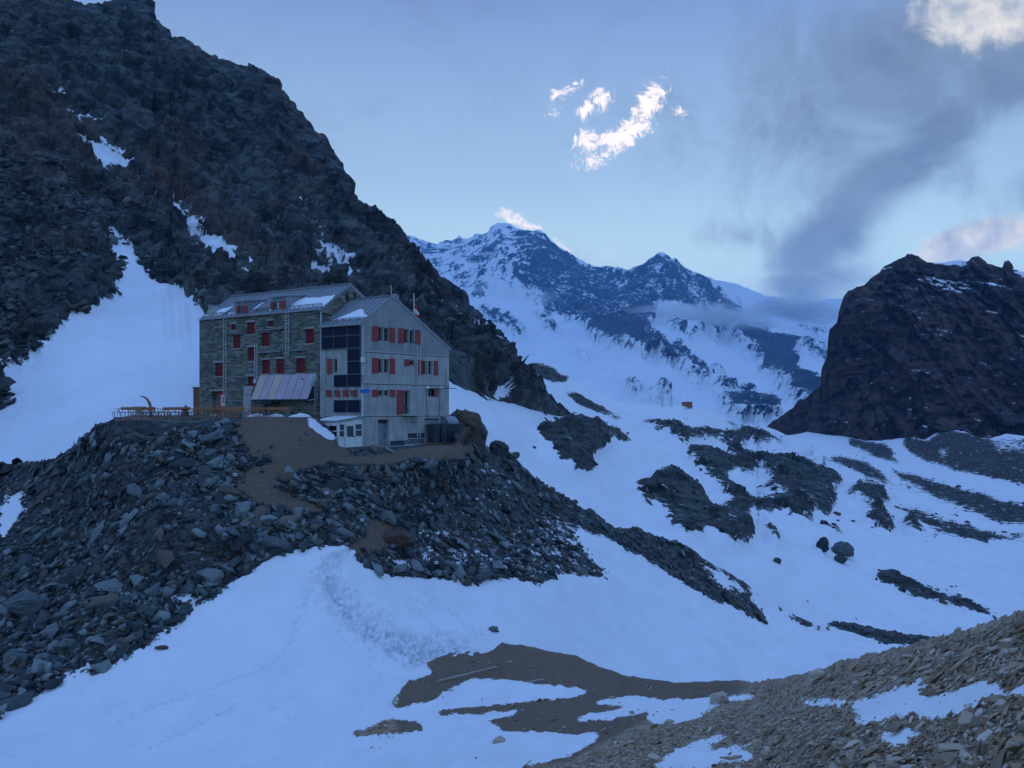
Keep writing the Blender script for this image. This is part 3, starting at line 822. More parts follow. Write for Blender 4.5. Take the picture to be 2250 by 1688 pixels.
# ---- knoll of the hut, saddle snow
KTOP = np.concatenate([P('p', (-500, 1075), (-150, 1045), (0, 1028)), P('7', (110, 245), (230, 235), (300, 195), (350, 160), (420, 110), (470, 70), (520, 45)), P('p', (262, 918), (290, 912.5), (520, 912), (700, 912), (985, 925), (1010, 920), (1040, 930)),
                       P('f', (1040, 945), (1048, 975), (1075, 978), (1095, 975), (1112, 985), (1130, 1012), (1180, 1050), (1220, 1070), (1290, 1113), (1330, 1140), (1375, 1140), (1420, 1160), (1480, 1180), (1540, 1225), (1600, 1258), (1640, 1288), (1700, 1328), (1740, 1345), (1775, 1362), (1800, 1347), (1850, 1350), (1900, 1364), (1950, 1375), (2030, 1386), (2080, 1402), (2150, 1410), (2600, 1450))])
KTOP = KTOP[np.argsort(KTOP[:, 0], kind='stable')]
KBOT = P('p', (-500, 1900), (700, 1900), (1100, 1800), (1300, 1700), (1600, 1640), (2600, 1560))
zd = lambda z, py: -z * FPX / (py - HY)
K_R = rbf([(230, 922, 88), (256, 919, 86.5), (330, 919, 85.5), (420, 919, 84.6), (520, 919, 84.5), (600, 918, 89), (690, 917, 92), (256, 964, 85.2), (330, 960, 84.3), (400, 949, 83), (500, 936, 82.3), (600, 930, 86.5), (700, 950, 87.5), (700, 985, 84.8), (640, 960, 83.8),
           (760, 986, 87.8), (860, 986, 88.2), (985, 986, 89), (780, 1003, 84.5), (900, 1003, 86), (1000, 930, 112), (1045, 960, 112), (1050, 1000, 104),
           (150, 955, 98), (0, 1035, 106), (-500, 1075, 110), (100, 1100, 93), (300, 1080, 79), (500, 1040, 78.5), (500, 1080, 76), (650, 1095, 77), (800, 1050, 82), (950, 1060, 87), (1150, 1060, 108), (1080, 1100, 95), (1200, 1100, 112),
           (0, 1300, 76), (200, 1300, 70), (400, 1250, 69), (600, 1200, 72), (770, 1200, 74), (900, 1200, 80), (1050, 1200, 86), (1250, 1200, 100), (1330, 1160, 116), (1500, 1210, 124), (1660, 1320, 128), (1800, 1380, 132),
           (-500, 1400, 74), (0, 1500, 62), (200, 1450, 63), (400, 1380, 65), (600, 1320, 68), (800, 1300, 71), (1000, 1300, 78), (1250, 1300, 88), (1450, 1300, 105), (1700, 1420, 112), (2000, 1400, 140), (2600, 1450, 150),
           (-500, 1688, 50), (0, 1688, 50), (400, 1600, 53), (700, 1500, 59), (900, 1450, 64), (1050, 1400, 70), (1250, 1420, 78), (1400, 1450, 84), (1600, 1480, 90), (1900, 1450, 112), (2300, 1500, 110), (800, 1688, 48), (1000, 1600, 55), (1300, 1600, 66),
           (-500, 1900, 40), (400, 1900, 39), (1100, 1800, 46), (1600, 1640, 80)])
sst = lambda x, a, b: np.clip((x - a) / (b - a), 0, 1) ** 2 * (3 - 2 * np.clip((x - a) / (b - a), 0, 1))


def K_D(px, py):
    """knoll depth with the level terrace and the level yard before the concrete wing"""
    base = K_R(px, py)
    yc = np.interp(px, [230, 540, 600, 700], [918.5, 918.5, 917, 916])
    dt = K_R(px, yc) * (yc - HY) / np.maximum(py - HY, 6)
    wt = sst(px, 222, 250) * (1 - sst(px, 735, 760)) * (py < yc)
    base = base * (1 - wt) + np.minimum(dt, 126) * wt
    dy = K_R(px, np.full_like(px, 986.0)) * 86.0 / np.maximum(py - HY, 20)
    wy = sst(px, 735, 762) * (1 - sst(px, 985, 1008)) * (py < 986)
    return base * (1 - wy) + np.minimum(dy, 126) * wy


K_SNOW = np.concatenate([P('p', (-700, 1800)), P('7', (-300, 1560), (0, 1425), (60, 1375), (170, 1325), (240, 1282), (330, 1245), (390, 1240), (430, 1252), (500, 1222), (560, 1182), (660, 1132), (740, 1072), (830, 1012), (900, 932), (990, 882), (1080, 802), (1130, 772), (1200, 722), (1290, 672), (1370, 650), (1480, 638), (1600, 632), (1640, 650), (1640, 690), (1700, 742), (1800, 762), (1860, 782), (1960, 772), (2060, 792)),
                         P('f', (1005, 1268), (1060, 1258), (1100, 1255), (1170, 1268), (1200, 1250), (1300, 1252), (1312, 1240), (1270, 1195), (1240, 1148), (1300, 1165), (1370, 1200), (1440, 1237), (1530, 1292), (1600, 1322), (1662, 1352), (1650, 1325), (1622, 1283), (1600, 1262), (1660, 1300), (1720, 1345), (1775, 1366), (1795, 1352), (1850, 1372), (1900, 1385), (1960, 1393), (2040, 1400), (2150, 1420)), P('p', (2700, 1500), (2700, 2600), (-700, 2600))])
mKs = Mask(0.17)
mKs.poly(P('f', (900, 1020), (1060, 990), (1150, 1060), (1260, 1130), (1300, 1240), (1180, 1260), (1080, 1240), (900, 1190), (860, 1100)), .37)
mKs.poly(P('f', (1100, 1050), (1300, 1130), (1600, 1270), (1640, 1340), (1450, 1230), (1250, 1140)), .26)
mKs.poly(P('7', (1880, 560), (1980, 540), (2105, 560), (2200, 700), (2105, 740), (1950, 700)), .42)
mKs.poly(P('7', (1750, 640), (1950, 640), (2000, 740), (1800, 740)), .42)
mKs.poly(P('7', (0, 200), (300, 240), (330, 330), (180, 420), (120, 560), (0, 600)), .34)
mKs.poly(P('7', (140, 1340), (300, 1200), (420, 1180), (500, 1200), (330, 1260), (60, 1400)), .42)
mKs.poly(P('7', (660, 1100), (800, 980), (870, 850), (960, 840), (900, 950), (720, 1090)), .42)
mKs.poly(P('7', (760, 870), (850, 855), (920, 860), (790, 910)), .75)
mKs.poly(P('7', (0, 480), (60, 410), (110, 390), (70, 500), (20, 570), (0, 575)), .9)
mKs.poly(P('f', (1420, 1165), (1560, 1240), (1640, 1300), (1560, 1262), (1480, 1215)), .34)
mKs.poly(P('f', (1500, 1205), (1580, 1250), (1620, 1285), (1560, 1265)), .66)
mKs.line(P('p', (296, 967), (335, 955), (372, 950), (415, 942)), (3, 5, 6, 3), .8)
mKs.poly(P('7', (1600, 262), (1640, 258), (1625, 285)), .8)
mKs.line(P('7', (1430, 50), (1450, 75), (1470, 95), (1500, 110), (1560, 130)), (8, 10, 12, 12, 9), 1)
mKs.poly(P('7', (1740, 490), (1830, 492), (1820, 505)), .7)
mKs.poly(P('f', (500, 905), (1000, 905), (1000, 1000), (560, 1100)), 0)
mKs.line(P('7', (1425, 50), (1450, 75), (1470, 95), (1500, 110), (1560, 132)), (12, 14, 16, 16, 12), 1)
mKs.poly(K_SNOW, 1)
mKs.poly(P('f', (1795, 1346), (1860, 1350), (1950, 1374), (2035, 1386), (2040, 1396), (1960, 1392), (1880, 1380), (1830, 1358)), .05)
mKs.line(P('f', (1045, 1350), (1075, 1378)), (6, 8), .2)
mKs.poly(P('f', (1300, 1440), (1320, 1448), (1330, 1460), (1305, 1455)), .2)
mKs.blur(3)
mKd = Mask(0.0)
mKd.poly(P('f', (505, 905), (690, 905), (700, 930), (730, 955), (765, 985), (980, 955), (1030, 970), (1000, 990), (850, 1000), (720, 1002), (650, 1012), (600, 1035), (588, 1050), (640, 1073), (700, 1093), (650, 1101), (560, 1082), (512, 1052), (508, 1026), (570, 1008), (600, 995), (545, 985), (515, 940)), 1)
mKd.poly(P('f', (800, 1118), (840, 1130), (885, 1150), (872, 1172), (830, 1182), (775, 1198), (752, 1184), (790, 1150)), 1)
mKd.poly(P('p', (240, 925), (262, 915), (420, 908), (1000, 905), (1000, 912), (560, 918), (520, 924)), 1)
mKd.poly(P('7', (150, 90), (330, 50), (440, 40), (400, 90), (260, 130)), .55)
mKd.line(P('f', (650, 950), (650, 985), (605, 1008), (550, 1022), (528, 1042), (555, 1066), (612, 1082), (690, 1096)), (44, 40, 32, 30, 30, 28, 24, 12), 1)
mKd.blur(1)
mKt = Mask(0.0)
TRK = P('7', (1620, 650), (1530, 700), (1515, 790), (1560, 880), (1640, 980), (1760, 1050), (1900, 1110), (2105, 1150))
mKt.line(TRK, (14, 18, 20, 26, 36, 50, 70, 90), 1)
mKt.blur(5)
mKb = Mask(0.0)
mKb.poly(P('7', (640, 420), (900, 380), (1080, 560), (1000, 720), (700, 800), (450, 900), (400, 1000), (250, 900), (300, 700)), .45)
mKb.poly(P('7', (560, 260), (700, 220), (640, 380), (560, 400)), .7)
mKb.poly(P('p', (985, 905), (1060, 920), (1060, 1010), (985, 1000)), 1)
mKb.poly(P('7', (0, 250), (200, 260), (120, 400), (0, 480)), .6).blur(6)
mKr = Mask(0.0)      # solid bedrock noses
mKr.poly(P('7', (640, 480), (920, 440), (1100, 560), (1120, 680), (960, 800), (740, 780), (560, 740), (520, 640)), 1)
mKr.poly(P('7', (380, 330), (480, 280), (640, 230), (720, 270), (600, 390), (440, 420)), 1)
mKr.poly(P('7', (260, 960), (360, 920), (620, 930), (560, 1140), (420, 1240), (300, 1100)), .9)
mKr.poly(P('p', (985, 905), (1060, 920), (1060, 1010), (985, 1000)), 1)
mKr.blur(6)


def footprints(px, py):
    """trodden prints: pits along the path and loose lines of steps"""
    rnd = np.random.RandomState(4)
    pts = []
    seg = np.concatenate([[0], np.cumsum(np.hypot(*np.diff(TRK, axis=0).T))])
    for k in range(900):
        t = rnd.rand() ** .8 * seg[-1]
        x, y = np.interp(t, seg, TRK[:, 0]), np.interp(t, seg, TRK[:, 1])
        sp = np.interp(t, [0, 60, 200, 400], [5, 14, 34, 52])
        pts.append((x + rnd.randn() * sp * .8, y + rnd.randn() * sp * .5 - sp * .15))
    for line in (P('7', (1500, 720), (1440, 830), (1390, 960), (1350, 1080), (1270, 1170), (1100, 1230), (900, 1300), (700, 1380), (540, 1450)), P('7', (1560, 700), (1440, 760), (1400, 900), (1380, 930)), P('7', (1720, 1120), (1710, 1180), (1760, 1240)), P('7', (1260, 1360), (1320, 1400), (1370, 1430)), P('7', (1100, 1360), (900, 1460), (700, 1560)),
                 P('8', (0, 100), (150, 160), (270, 260)), P('8', (0, 130), (120, 220), (250, 300)), P('8', (60, 80), (180, 190), (270, 240))):
        sg = np.concatenate([[0], np.cumsum(np.hypot(*np.diff(line, axis=0).T))])
        for t in np.arange(0, sg[-1], 8):
            pts.append((np.interp(t, sg, line[:, 0]) + rnd.randn() * 3, np.interp(t, sg, line[:, 1]) + rnd.randn() * 2.5))
    h = np.zeros(len(px))
    o = np.argsort(px)
    sx = px[o]
    for (x, y) in pts:
        a, b = np.searchsorted(sx, x - 8), np.searchsorted(sx, x + 8)
        ii = o[a:b]
        h[ii] -= np.exp(-(((px[ii] - x) / 3.4) ** 2 + ((py[ii] - y) / 2.6) ** 2))
    return np.maximum(h, -1.6)


def disp_K(p, n, mk, px, py):
    rk = 1 - np.clip(mk['snow'] * 1.8, 0, 1)
    dirt = np.clip(mk['dirt'] * 1.5, 0, 1)
    hut = np.clip((925 - py) / 8, 0, 1) * ((px > 262) & (px < 985))
    hut = np.maximum(hut, np.clip((1000 - py) / 12, 0, 1) * np.clip((px - 690) / 25, 0, 1) * np.clip((990 - px) / 20, 0, 1))
    hut = np.maximum(hut, ((px > 225) & (px < 560)) * np.clip((np.interp(px, [225, 300, 418, 500, 560], [974, 968, 952, 938, 930]) - py) / 8, 0, 1))
    k = rk * (1 - dirt) * (1 - hut)
    q = p + fbm(p / 3, 2, seed=105)[:, None] * .6
    b1, _ = blocks(q * [1 / 3.2, 1 / 3.6, 1 / 2.6], 101)
    b2, _ = blocks(q * [1 / 1.3, 1 / 1.5, 1 / 1.0], 103)
    b3, _ = blocks(q * [1 / .55, 1 / .7, 1 / .5], 107)
    r = mk['relief']
    h = k * (b1 * .35 * (1 + r * 1.8) + b2 * .26 + b3 * .14 + r * .7)
    h += (fbm(p / 11, 3, seed=109) * .35 + fbm(p / 1.6, 2, seed=110) * .03) * (1 - hut)
    h += (fbm(p * [1 / 2.6, 1 / 1.2, 1 / 1.2], 3, seed=117) * .07 + fbm(p / 5.5, 2, seed=118, ridge=True) * .08) * (1 - rk) * (1 - hut)
    h += footprints(px, py) * .20 * (1 - rk)
    h += mk['track'] * (-.12 + .10 * fbm(p / .7, 2, seed=111)) * (1 - rk)
    return n * h[:, None]


m_knoll = ground_mat('knoll_rock', 1.6, [(0.34, (0.018, 0.023, 0.026)), (0.52, (0.050, 0.061, 0.064)), (0.72, (0.115, 0.13, 0.13))], (0.085, 0.062, 0.048), 0.25, snow_amp=1.0, dirt=(0.15, 0.108, 0.075))
sheet('knoll_ground', m_knoll, -480, 2560, 3.0, KTOP, KBOT, K_D, {'snow': mKs, 'brown': mKb, 'relief': mKr, 'dirt': mKd, 'track': mKt}, disp_K,
      [(4, .3), (12, 2), (30, 9), (60, 25)], rag=6)

# ---- near ground: brown saddle patch and scree slope
FTOP = np.concatenate([P('p', (600, 1640), (760, 1560), (820, 1500)), P('8', (-40, 385), (60, 350), (160, 315), (230, 290), (268, 262), (300, 264), (360, 284), (430, 298), (520, 315), (600, 330), (650, 355), (680, 372), (720, 385), (760, 398), (850, 425), (960, 440), (1100, 436), (1270, 434), (1330, 432), (1400, 412), (1450, 400), (1500, 386), (1600, 352), (1700, 328), (1800, 302), (1860, 284), (1950, 258), (2050, 232), (2130, 200), (2212, 172)), P('p', (2350, 1318), (2700, 1210), (3400, 1010), (4400, 760))])
FBOT = P('p', (600, 3000), (4400, 3000))
F_D = rbf([(600, 1640, 52), (760, 1560, 55.2), (820, 1500, 59.2), (900, 1470, 62), (1064, 1412, 71), (1200, 1435, 66), (1350, 1490, 60), (1480, 1518, 54), (1670, 1515, 47), (1750, 1495, 40), (1900, 1448, 32), (2060, 1405, 27), (2250, 1355, 22), (2700, 1210, 17),
           (800, 1600, 52.3), (900, 1530, 56.5), (1100, 1500, 60), (1300, 1560, 50), (1500, 1580, 41), (1700, 1570, 33), (1900, 1520, 26), (2100, 1500, 20.5), (2250, 1480, 17.5),
           (700, 1688, 47), (900, 1688, 43.5), (1150, 1688, 38), (1400, 1688, 31), (1700, 1688, 23), (2000, 1688, 17), (2250, 1688, 13.5), (2700, 1688, 9.5),
           (600, 2100, 22), (1200, 2100, 15), (1800, 2100, 9), (2700, 2100, 5.5), (600, 3000, 6), (1200, 3000, 3.4), (1800, 3000, 2.6), (2700, 3000, 2.2), (3500, 1000, 15.5), (4400, 760, 15), (3500, 1688, 6.6), (4400, 1688, 5.4), (4400, 3000, 1.9)])
mFs = Mask(0.0)
mFs.poly(np.concatenate([P('p', (400, 1500), (700, 1400)), P('7', (1700, 1200), (1900, 1180), (2000, 1195), (1990, 1215), (1900, 1240), (1868, 1260), (1842, 1300), (1812, 1345), (1808, 1370), (1850, 1378)), P('8', (0, 490), (60, 484), (130, 452), (175, 420), (208, 396), (330, 403), (450, 415), (560, 428), (650, 436), (625, 455), (540, 468), (450, 476), (340, 490), (220, 498), (150, 500), (92, 510), (92, 528), (230, 532), (330, 520), (412, 510), (380, 530), (260, 550), (258, 560), (325, 568), (328, 588), (430, 590), (600, 600), (690, 588), (660, 620), (620, 650), (560, 680), (400, 718)), P('p', (1100, 1720), (900, 1900), (400, 1900))]), 1)
mFs.poly(P('7', (1595, 1518), (1640, 1485), (1700, 1458), (1760, 1440), (1820, 1423), (1900, 1440), (1950, 1442), (1975, 1470), (1890, 1492), (1750, 1503), (1660, 1515)), .02)
mFs.poly(P('7', (1145, 1652), (1200, 1608), (1290, 1588), (1250, 1625), (1200, 1650)), .02)
mFs.poly(P('8', (300, 600), (330, 598), (335, 615), (310, 615)), .1)
for r, v in ((((650, 490), (720, 468), (810, 466), (900, 474), (1000, 472), (1100, 464), (1270, 450), (1215, 470), (1110, 482), (1085, 505), (1040, 525), (1000, 545), (900, 556), (850, 542), (868, 525), (980, 505), (880, 512), (820, 520), (700, 545), (590, 553), (620, 535), (720, 518), (830, 505), (740, 492)), 1),
             (((870, 720), (950, 660), (1030, 625), (1130, 600), (1142, 612), (1080, 640), (1060, 662), (1120, 655), (1180, 635), (1240, 623), (1255, 630), (1165, 650), (1240, 668), (1232, 690), (1120, 700), (1050, 730)), .95),
             (((1375, 495), (1470, 470), (1560, 474), (1600, 480), (1720, 440), (1790, 415), (1860, 395), (1868, 402), (1850, 440), (1842, 460), (1900, 450), (2050, 405), (2080, 402), (2115, 412), (2122, 440), (2212, 420), (2400, 400), (2400, 440), (2212, 470), (2090, 462), (2060, 502), (1950, 540), (1880, 552), (1800, 530), (1700, 545), (1625, 566), (1600, 562), (1612, 530), (1590, 492), (1500, 500)), .85),
             (((1690, 615), (1700, 590), (1780, 570), (1862, 590), (1800, 622), (1785, 640), (1700, 642)), .95), (((2100, 640), (2212, 600), (2300, 590), (2300, 605), (2120, 648)), .8),
             (((1395, 537), (1442, 518), (1440, 532)), .9), (((2120, 540), (2165, 540), (2160, 562)), .9), (((1900, 402), (1950, 395), (1940, 412)), .8), (((1360, 640), (1400, 632), (1380, 650)), .7), (((1850, 628), (1940, 622), (1930, 640)), .6), (((790, 435), (810, 435), (800, 442)), .8), (((680, 368), (740, 380), (720, 388)), .9), (((910, 430), (950, 434), (930, 445)), .8)):
    mFs.poly(P('8', *r), v)
mFs.blur(3)
mFd = Mask(0.0)
mFd.poly(P('8', (-60, 700), (-60, 300), (270, 180), (430, 220), (600, 250), (760, 320), (900, 380), (1250, 400), (1300, 440), (1100, 500), (850, 560), (700, 640), (560, 720)), .75).blur(12)
mFd.line(P('8', (320, 290), (480, 330), (620, 380), (680, 430), (640, 500), (560, 560)), (22, 26, 30, 34, 30, 20), .95)
mFd.blur(3)
ONE = Mask(1.0)


def disp_F(p, n, mk, px, py):
    rk = 1 - np.clip(mk['snow'] * 1.8, 0, 1)
    dirt = np.clip(mk['dirt'] * 1.1, 0, 1)
    k = rk * (1 - dirt * .85)
    near = np.clip(40 / p[:, 1], .5, 2.2)
    b1, _ = blocks(p * [1 / .8, 1 / .9, 1 / .5], 121)
    b2, _ = blocks(p * [1 / .28, 1 / .34, 1 / .18], 123)
    b3, _ = blocks(p * [1 / .11, 1 / .14, 1 / .08], 125)
    h = k * (b1 * .075 + b2 * .05 + b3 * .022 * np.clip(25 / p[:, 1], 0, 1))
    h += fbm(p / 4, 3, seed=127) * .10 * near ** -1 + rk * fbm(p / .9, 3, seed=129) * .05
    h += mk['snow'] * .035
    h -= np.clip((1000 - px) / 200, 0, 1) * .3 * mk['snow']
    return np.stack([np.zeros_like(h), -h * .3, h], 1)


m_scree = ground_mat('brown_scree', .35, [(0.34, (0.16, 0.11, 0.07)), (0.52, (0.36, 0.265, 0.175)), (0.72, (0.56, 0.46, 0.34))], (0.34, 0.18, 0.075), 0.45, snow_amp=1.2, sdir=(18, (.4, .6, 1.4)), dirt=(0.185, 0.13, 0.088), bump=.7)
sheet('scree_slope', m_scree, 620, 4300, 2.6, FTOP, FBOT, F_D, {'snow': mFs, 'brown': ZERO, 'dirt': mFd, 'track': ZERO}, disp_F,
      [(1, .05), (4, .6), (12, 5), (25, 16)], rows=540, vpow=.6, rag=6)

# broad valley floor far below everything, out to the horizon
m_base = ground_mat('valley_floor', 60.0, [(0.3, (0.04, 0.045, 0.045)), (0.55, (0.07, 0.08, 0.08)), (0.75, (0.12, 0.13, 0.13))], (0.1, 0.07, 0.05), 0.2)
me = bpy.data.meshes.new('ground')
n_ = 80
gx = np.linspace(-9000, 9000, n_)
gy = np.linspace(-6000, 14000, n_)
GX, GY = np.meshgrid(gx, gy)
pp = np.stack([GX.ravel(), GY.ravel(), np.zeros(n_ * n_)], 1)
pp[:, 2] = -330 + fbm(pp / 1800, 4, seed=201) * 90
ii = np.arange(n_ * n_).reshape(n_, n_)
me.from_pydata(pp.tolist(), [], np.stack([ii[:-1, :-1], ii[:-1, 1:], ii[1:, 1:], ii[1:, :-1]], -1).reshape(-1, 4).tolist())
me.materials.append(m_base)
o = bpy.data.objects.new('ground', me)
COL.objects.link(o)
o['kind'] = 'structure'

def box_mesh(name, lo, hi):
    me = bpy.data.meshes.new(name)
    v = [(x, y, z) for x in (lo[0], hi[0]) for y in (lo[1], hi[1]) for z in (lo[2], hi[2])]
    f = [(0, 1, 3, 2), (4, 6, 7, 5), (0, 4, 5, 1), (2, 3, 7, 6), (0, 2, 6, 4), (1, 5, 7, 3)]
    me.from_pydata(v, [], f)
    return me


hz = box_mesh('haze', (-9300, -6300, -460), (9300, 14300, 1150))
hm = bpy.data.materials.new('mountain_air')
hm.use_nodes = True
ht = NT(hm.node_tree)
ht.n.remove(ht.n['Principled BSDF'])
pvn = ht.new('ShaderNodeVolumePrincipled')
pvn.inputs['Color'].default_value = (0.22, 0.56, 1.0, 1)
pvn.inputs['Density'].default_value = HAZE
ht.l.new(pvn.outputs[0], ht.n['Material Output'].inputs['Volume'])
hz.materials.append(hm)
ho = bpy.data.objects.new('haze', hz)
COL.objects.link(ho)
ho['kind'] = 'stuff'
#==END TERRAIN==

# ------------------------------------------------------------------ object helpers
def tag(o, label=None, cat=None, group=None, kind=None):
    for k, v in (('label', label), ('category', cat), ('group', group), ('kind', kind)):
        if v:
            o[k] = v
    return o


def empty(name, loc, rz=0.0):
    o = bpy.data.objects.new(name, None)
    o.empty_display_size = 0.3
    o.location = loc
    o.rotation_euler = (0, 0, rz)
    COL.objects.link(o)
    return o


class MB:
    """collects shapes for one mesh"""
    def __init__(s):
        s.v, s.f = [], []

    def add(s, vs, fs):
        n = len(s.v)
        s.v += [tuple(v) for v in vs]
        s.f += [tuple(n + i for i in f) for f in fs]
        return s

    def box(s, lo, hi):
        x0, x1 = sorted((lo[0], hi[0]))
        y0, y1 = sorted((lo[1], hi[1]))
        z0, z1 = sorted((lo[2], hi[2]))
        return s.add([(x0, y0, z0), (x1, y0, z0), (x1, y1, z0), (x0, y1, z0), (x0, y0, z1), (x1, y0, z1), (x1, y1, z1), (x0, y1, z1)],
                     [(0, 3, 2, 1), (4, 5, 6, 7), (0, 1, 5, 4), (1, 2, 6, 5), (2, 3, 7, 6), (3, 0, 4, 7)])

    def prism(s, prof, axis, a, b):
        """polygon prof of (u, z) pushed along x or y from a to b"""
        n = len(prof)
        mk = (lambda u, w, z: (u, w, z)) if axis == 'y' else (lambda u, w, z: (w, u, z))
        vs = [mk(u, a, z) for u, z in prof] + [mk(u, b, z) for u, z in prof]
        return s.add(vs, [tuple(range(n)), tuple(range(2 * n - 1, n - 1, -1))] + [(i, i + n, (i + 1) % n + n, (i + 1) % n) for i in range(n)])

    def slab(s, quad, t):
        """flat quad given thickness t along its normal"""
        q = [Vector(p) for p in quad]
        nn = (q[1] - q[0]).cross(q[3] - q[0]).normalized() * t
        vs = q + [p + nn for p in q]
        return s.add(vs, [(0, 3, 2, 1), (4, 5, 6, 7), (0, 1, 5, 4), (1, 2, 6, 5), (2, 3, 7, 6), (3, 0, 4, 7)])

    def bar(s, a, b, r, r2=None, n=6):
        a, b = Vector(a), Vector(b)
        d = (b - a).normalized()
        u = d.orthogonal().normalized()
        w = d.cross(u)
        r2 = r if r2 is None else r2
        vs = []
        for c, rr in ((a, r), (b, r2)):
            for k in range(n):
                t = 2 * math.pi * k / n
                vs.append(c + (u * math.cos(t) + w * math.sin(t)) * rr)
        return s.add(vs, [tuple(range(n - 1, -1, -1)), tuple(range(n, 2 * n))] + [(i, (i + 1) % n, (i + 1) % n + n, i + n) for i in range(n)])

    def path(s, pts, r, n=6):
        rr = r if isinstance(r, (list, tuple)) else [r] * len(pts)
        for k in range(len(pts) - 1):
            s.bar(pts[k], pts[k + 1], rr[k], rr[k + 1], n)
        return s

    def build(s, name, mat, parent=None, off=(0, 0, 0), smooth=False):
        me = bpy.data.meshes.new(name)
        me.from_pydata([(x - off[0], y - off[1], z - off[2]) for x, y, z in s.v], [], s.f)
        bm = bmesh.new()
        bm.from_mesh(me)
        bmesh.ops.recalc_face_normals(bm, faces=bm.faces)
        bm.to_mesh(me)
        bm.free()
        if smooth:
            for p in me.polygons:
                p.use_smooth = True
        if mat:
            me.materials.append(mat)
        o = bpy.data.objects.new(name, me)
        COL.objects.link(o)
        o.parent = parent
        return o


def cut(o, boxes, off):
    """cut openings (list of lo, hi boxes) out of a solid"""
    if not boxes:
        return
    m = MB()
    for lo, hi in boxes:
        m.box(lo, hi)
    c = m.build('cutter', None, None, off)
    c.matrix_world = Matrix.Identity(4)
    par = o.parent
    o.parent = None
    md = o.modifiers.new('cut', 'BOOLEAN')
    md.operation = 'DIFFERENCE'
    md.solver = 'EXACT'
    md.object = c
    dg = bpy.context.evaluated_depsgraph_get()
    me = bpy.data.meshes.new_from_object(o.evaluated_get(dg))
    o.modifiers.clear()
    o.data = me
    o.parent = par
    bpy.data.objects.remove(c)


def masonry(name, stops, mortar, bw=.55, bh=.2, mw=.018):
    m, T, b = new_mat(name)
    tc = T.new('ShaderNodeTexCoord').outputs['Object']
    sp = T.new('ShaderNodeSeparateXYZ')
    T.put(sp.inputs[0], tc)
    nz = T.noise(tc, 1.3, 3, 0.6)
    n5 = T.noise(tc, 5.0, 3, 0.6)
    cb = T.new('ShaderNodeCombineXYZ')
    T.put(cb.inputs[0], T.math('ADD', T.math('ADD', sp.outputs[0], sp.outputs[1]), T.math('MULTIPLY', n5, 0.55)))
    T.put(cb.inputs[1], T.math('ADD', sp.outputs[2], T.math('ADD', T.math('MULTIPLY', nz, 0.22), T.math('MULTIPLY', n5, 0.17))))
    br = T.new('ShaderNodeTexBrick')
    T.put(br.inputs['Vector'], cb.outputs[0])
    br.inputs['Scale'].default_value = 1.0
    br.inputs['Brick Width'].default_value = bw
    br.inputs['Row Height'].default_value = bh
    br.inputs['Mortar Size'].default_value = mw
    br.inputs['Mortar Smooth'].default_value = 0.3
    br.inputs['Bias'].default_value = 0.0
    br.inputs['Color1'].default_value = (0, 0, 0, 1)
    br.inputs['Color2'].default_value = (1, 1, 1, 1)
    br.inputs['Mortar'].default_value = (0.5, 0.5, 0.5, 1)
    sc = T.new('ShaderNodeSeparateColor')
    T.put(sc.inputs[0], br.outputs[0])
    tone = T.math('ADD', T.math('MULTIPLY', sc.outputs[0], 0.55), T.math('MULTIPLY', T.noise(tc, 2.6, 5, 0.7), 0.45))
    col = T.ramp(tone, stops)
    mfac = T.math('MULTIPLY', br.outputs['Fac'], T.step(T.noise(tc, 0.35, 3, 0.6), 0.40, 0.62))
    col = T.mix(T.math('MULTIPLY', mfac, 0.8), col, mortar)
    rust = T.step(T.noise(T.mapping(tc, (1, 1, .6)), 1.1, 4, 0.7), 0.66, 0.74)
    col = T.mix(T.math('MULTIPLY', rust, 0.5), col, (0.16, 0.10, 0.065))
    T.put(b.inputs['Base Color'], col)
    bp = T.new('ShaderNodeBump')
    bp.inputs['Strength'].default_value = 0.9
    bp.inputs['Distance'].default_value = 0.06
    T.put(bp.inputs['Height'], T.math('SUBTRACT', tone, T.math('MULTIPLY', br.outputs['Fac'], 0.8)))
    T.put(b.inputs['Normal'], bp.outputs[0])
    return m


